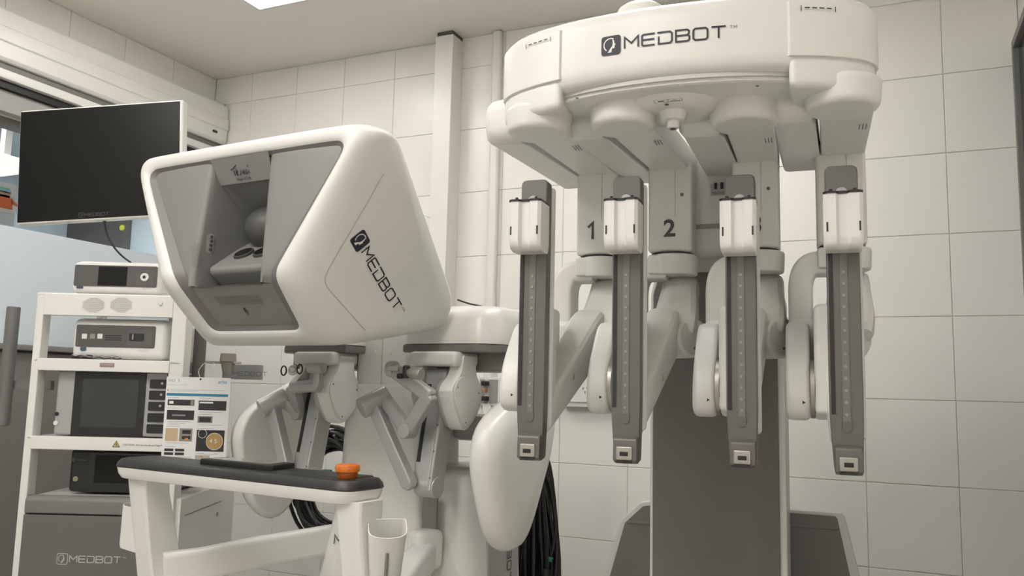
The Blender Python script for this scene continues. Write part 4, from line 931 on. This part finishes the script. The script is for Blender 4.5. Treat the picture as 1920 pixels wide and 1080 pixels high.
put_text(pt, '4 5', lambda u, v: c0+Vector((u-9*U, -.0006, v-3*U)), 11*U)
pt.use(TX); put_text(pt, 'VIO  3', lambda u, v: f(3, 10)+Vector((u, 0, v)), 8*U); pt.use(TL); put_text(pt, 'Instrucciones resumidas', lambda u, v: f(3, 16)+Vector((u, 0, v)), 3.6*U)
pt.use(BL); put_text(pt, 'erbe', lambda u, v: f(97, 11)+Vector((u, 0, v)), 9*U)
pt.use(OR); pt.bm.faces.new([pt.bm.verts.new(f(*p)) for p in ((2, 27), (6, 27), (4, 23))]).material_index = pt.cur
pt.build('print', parent=sh, wn=False)
wi = [Vector((pw*.53, 0, ph-.006)), Vector((pw*.42, .03, ph+.02)), Vector((pw*.45, .07, ph+.05)), Vector((pw*.60, .08, ph+.05)), Vector((pw*.66, .03, ph+.02))]
MB().tube(fillet(wi, .02, 5, False), .0011, 6).build('hanging_wire', LINK, sh); MB().cyl((pw*.53, -.002, ph-.006), (pw*.53, .002, ph-.006), .003, .003, 10).build('eyelet', BLACK, sh)

# ================================================================== wall fittings, cables
def wbox(x0, x1, y0, y1): p, q = W0.B(x0, y1, 0), W0.B(x1, y0, 0); return p.x, q.x, p.z, q.z
# double socket on its trunking
x0, x1, z0, z1 = wbox(1058, 1175, 690, 762)
t = empty('power_socket', Frame((x0+x1)/2, 0, 0), z0); tag(t, 'white wall power socket strip behind the robot arms', 'socket'); W, H = x1-x0, z1-z0
MB().bx(-W/2, W/2, -.05, 0, 0, H, .006).build('trunking', WHITE2, t)
MB().bx(-W/2+.015, W/2-.015, -.058, -.05, .02, H-.045, .003).build('socket_plate', WHITE2, t)
for cx in (-W/2+.062, -W/2+.112):
    for (dx, dz, an) in ((-.009, .008, .5), (.009, .008, -.5), (0, -.008, 0)): MB().box((cx+dx, -.0584, H*.42+dz), (.003, .002, .011), 0, 1, (0, an, 0)).build('pin_hole', INKG, t)
# recessed outlet box with plugs
x0, x1, z0, z1 = wbox(900, 944, 708, 760)
t = empty('outlet_box', Frame((x0+x1)/2, 0, 0), z0); tag(t, 'white wall outlet box with black plugs behind the console', 'outlet'); W, H = x1-x0, z1-z0
MB().bx(-W/2, W/2, -.03, 0, 0, H, .004).build('case', WHITE2, t)
MB().bx(-W/2+.012, W/2-.012, -.032, -.03, .01, H-.01).build('recess', mat('recess grey', (.3, .29, .28), .6), t)
for dz, m_ in ((H*.78, BLACK), (H*.25, BLACK), (H*.55, mat('plug orange', (.5, .18, .05), .5))): MB().box((-W*.10, -.045, dz), (.028 if m_ is BLACK else .014, .03, .02 if m_ is BLACK else .012), .003).build('plug', m_, t)
# thin cord over the console cover down to the outlet
cd = [W0.B(858, 562, -.95), W0.B(880, 570, -.95), W0.B(925, 578, -.95), W0.B(941, 600, -.95), W0.B(948, 650, -.93), W0.B(946, 690, -.9), W0.B(942, 722, -.85)]
tag(MB().tube(fillet(cd, .06, 6, False), .0028, 8).build('thin_cord', CABLE), 'thin black cord running down behind the white console cover', 'cable')
pg = W0.B(862, 566, -.95); 
# hanging bundle of thick cables right of the console
def wob(seed, n): rnd = random.Random(seed); return [rnd.uniform(-1, 1) for _ in range(n)]
YB = -.66
tpx = W0.B(1000, 862, YB); bpx = W0.B(995, 1100, YB)
hk = MB().box((tpx.x, YB+.10, tpx.z+.02), (.03, .2, .02), .004)
NB = 26
bun = empty('cable_bundle', Frame(tpx.x, YB, 0), tpx.z); tag(bun, 'bundle of looped black cables hanging beside the robot column', 'cables')
for k in range(NB):
    rnd = random.Random(100+k)
    xt = tpx.x-.020+.055*(k/NB)+rnd.uniform(-.006, .006); xb = W0.B(952+rnd.uniform(0, 1)*14+k*3.4, 1000, YB).x; y = YB+rnd.uniform(-.04, .03)
    zt = tpx.z+rnd.uniform(.0, .04); zb = W0.B(980, 985+rnd.uniform(0, 1)**.6*200, YB).z
    sp = .010+rnd.uniform(0, .014); pts = []
    for s_ in range(25):
        an = 2*math.pi*s_/24; u = math.sin(an); v = -math.cos(an); zz = zt+(zb-zt)*(v+1)/2; xm = xt+(xb-xt)*min(1, (v+1)/2*1.5)
        pts.append((xm+sp*u*(.4+.6*(v+1)/2)+.004*math.sin(an*2+k)-tpx.x, y-YB+.012*u+.006*math.sin(an*3+k), zz-tpx.z))
    MB().tube(pts[:-1], .0078, 8, True).build('cable_loop', CABLE, bun)
MB().tube([(.0, -.01, .045), (0, .0, .03), (-.03, .03, .022), (-.20, .06, .022)], .006, 10).build('hook', LINK, bun)
pl = [W0.B(1012, 865, YB-.04), W0.B(1030, 900, YB-.04), W0.B(1036, 930, YB-.04), W0.B(1043, 970, YB-.04), W0.B(1043, 1000, YB-.04), W0.B(1034, 1040, YB-.04), W0.B(1028, 1056, YB-.04)]
t = empty('power_plug', Frame(pl[-1].x, pl[-1].y, 0), pl[-1].z); tag(t, 'black plug with green tag hanging on a cord by the cable bundle', 'plug')
of = pl[-1]
MB().tube([p-of for p in fillet(pl, .06, 5, False)], .0045, 8).build('cord', CABLE, t)
MB().cyl((0, 0, .006), (-.004, 0, -.02), .006, .009, 14, .001).cyl((-.004, 0, -.018), (-.006, 0, -.06), .013, .02, 18, .004).build('plug_body', BLACK, t)
MB().box((.004, 0, .014), (.022, .012, .016), .003, 2, (0, .3, 0)).build('tape', GREEN, t)
# coil of cables hanging behind the console
YC = -.60
c0 = W0.B(628, 905, YC)
coil = empty('cable_coil', Frame(c0.x, YC, 0), c0.z); tag(coil, 'big round coil of black cables hanging behind the console pillar', 'cables')
for k in range(26):
    rnd = random.Random(7+k); q = rnd.random()**.6; rx = .125+.07*q; rz = .150+.055*q; dx = .02*rnd.uniform(-1, 1); dz = .018*rnd.uniform(-1, 1)-.02*(1-q); y = rnd.uniform(-.05, .05)
    ph_ = rnd.uniform(0, 6); pts = [(dx+rx*math.cos(2*math.pi*s_/36)*(1+.06*math.sin(6*math.pi*s_/36+ph_)), y+.02*math.sin(2*math.pi*s_/36+ph_), dz+rz*math.sin(2*math.pi*s_/36)*(1+.05*math.sin(4*math.pi*s_/36+ph_))) for s_ in range(36)]
    MB().tube(pts, .0072, 8, True).build('cable_turn', CABLE, coil)
MB().tube([(.02, -.05, .185), (.02, -.03, .165), (.02, .02, .165), (.02, -YC, .165)], .005, 10).build('hook', LINK, coil)
gt = W0.B(612, 888, YC-.05); MB().box(gt-Vector((c0.x, YC, c0.z)), (.035, .03, .03), .004).build('tape', GREEN, coil)
# white box on the wall just behind the hood
p = W0.B(800, 440, 0); t = tag(MB().prism([(-.06, -.09), (.06, -.09), (.06, .05), (.02, .075), (-.06, .085)], 'y', -.10, 0, .008, 2).build('wall_dispenser', WHITE2), 'small white box on the back wall behind the hood', 'box'); t.location = (p.x+.01, 0, p.z)

# things seen through the window -------------------------------------------------
def far(x, y, X): d = ray(x, y); t_ = (X-CAM.x)/d.x; return CAM+d*t_
a, b = W0.B(75, 420, 1.46), W0.B(236, 470, 1.46)
tag(MB().bx(a.x, b.x, 1.46, 1.5, b.z-.3, a.z, .004).build('notice_board', mat('brown board', (.10, .095, .088), .6)), 'dark brown board on the far wall seen through the window', 'board')
c = W0.B(228, 427, 1.45); tag(MB().cyl((c.x, 1.46, c.z), (c.x, 1.445, c.z), .026, .022, 16, .004).build('yellow_button', mat('bright yellow', (.6, .6, .05), .5)), 'small yellow round marker at the edge of the brown board', 'marker')
XP = XL-.9
a = far(-70, 330, XP); b = far(28, 402, XP); t = empty('wall_poster', Frame(XP, (a.y+b.y)/2, 0), b.z); tag(t, 'pale poster with an orange-clothed figure behind the window glass', 'poster')
hy = (b.y-a.y)/2; H = a.z-b.z
MB().bx(-.004, 0, -hy, hy, 0, H+.02).build('sheet', mat('poster paper', (.62, .58, .54), .6), t)
fy = far(8, 370, XP).y-(a.y+b.y)/2
pp = MB(); g_ = lambda u, v: Vector((.001, fy+u, v))
pp.use(mat('poster orange', (.62, .13, .03), .5)).quad(g_(-.05, .02), g_(.05, .02), g_(.045, H*.58), g_(-.045, H*.58)); pp.quad(g_(.04, H*.40), g_(.075, H*.30), g_(.085, H*.36), g_(.045, H*.55))
pp.use(mat('poster skin', (.42, .25, .17), .5)).quad(g_(-.03, H*.58), g_(.03, H*.58), g_(.032, H*.80), g_(-.032, H*.80))
pp.use(mat('poster teal', (.22, .42, .42), .5)).quad(g_(-.036, H*.76), g_(.036, H*.76), g_(.026, H*.95), g_(-.026, H*.95)); pp.quad(g_(-.03, H*.58), g_(.03, H*.58), g_(.03, H*.66), g_(-.03, H*.66))
pp.use(mat('poster text', (.42, .40, .38), .5))
for v in (.72, .48): pp.quad(g_(.12, H*v), g_(.2, H*v), g_(.2, H*(v+.1)), g_(.12, H*(v+.1)))
pp.build('print', parent=t, wn=False)
MB().bx(-.012, -.004, -hy, hy, -b.z, H+.02).build('board', mat('poster stand', (.5, .52, .53), .6), t)
a, b = far(-60, 282, XP-.3), far(15, 332, XP-.3)
t = tag(MB().bx(-.15, .15, a.y, b.y, b.z, a.z, .02).build('lamp_box', mat('lit lamp box', (.8, .8, .78), .5, emit=((1, .96, .88), .5))), 'white glowing lamp box behind the window by the poster', 'lamp'); t.location.x = XP-.3
MB().bx(-.02, .02, b.y-.05, b.y-.01, a.z, ZC+.05).build('stem', ALU, t)
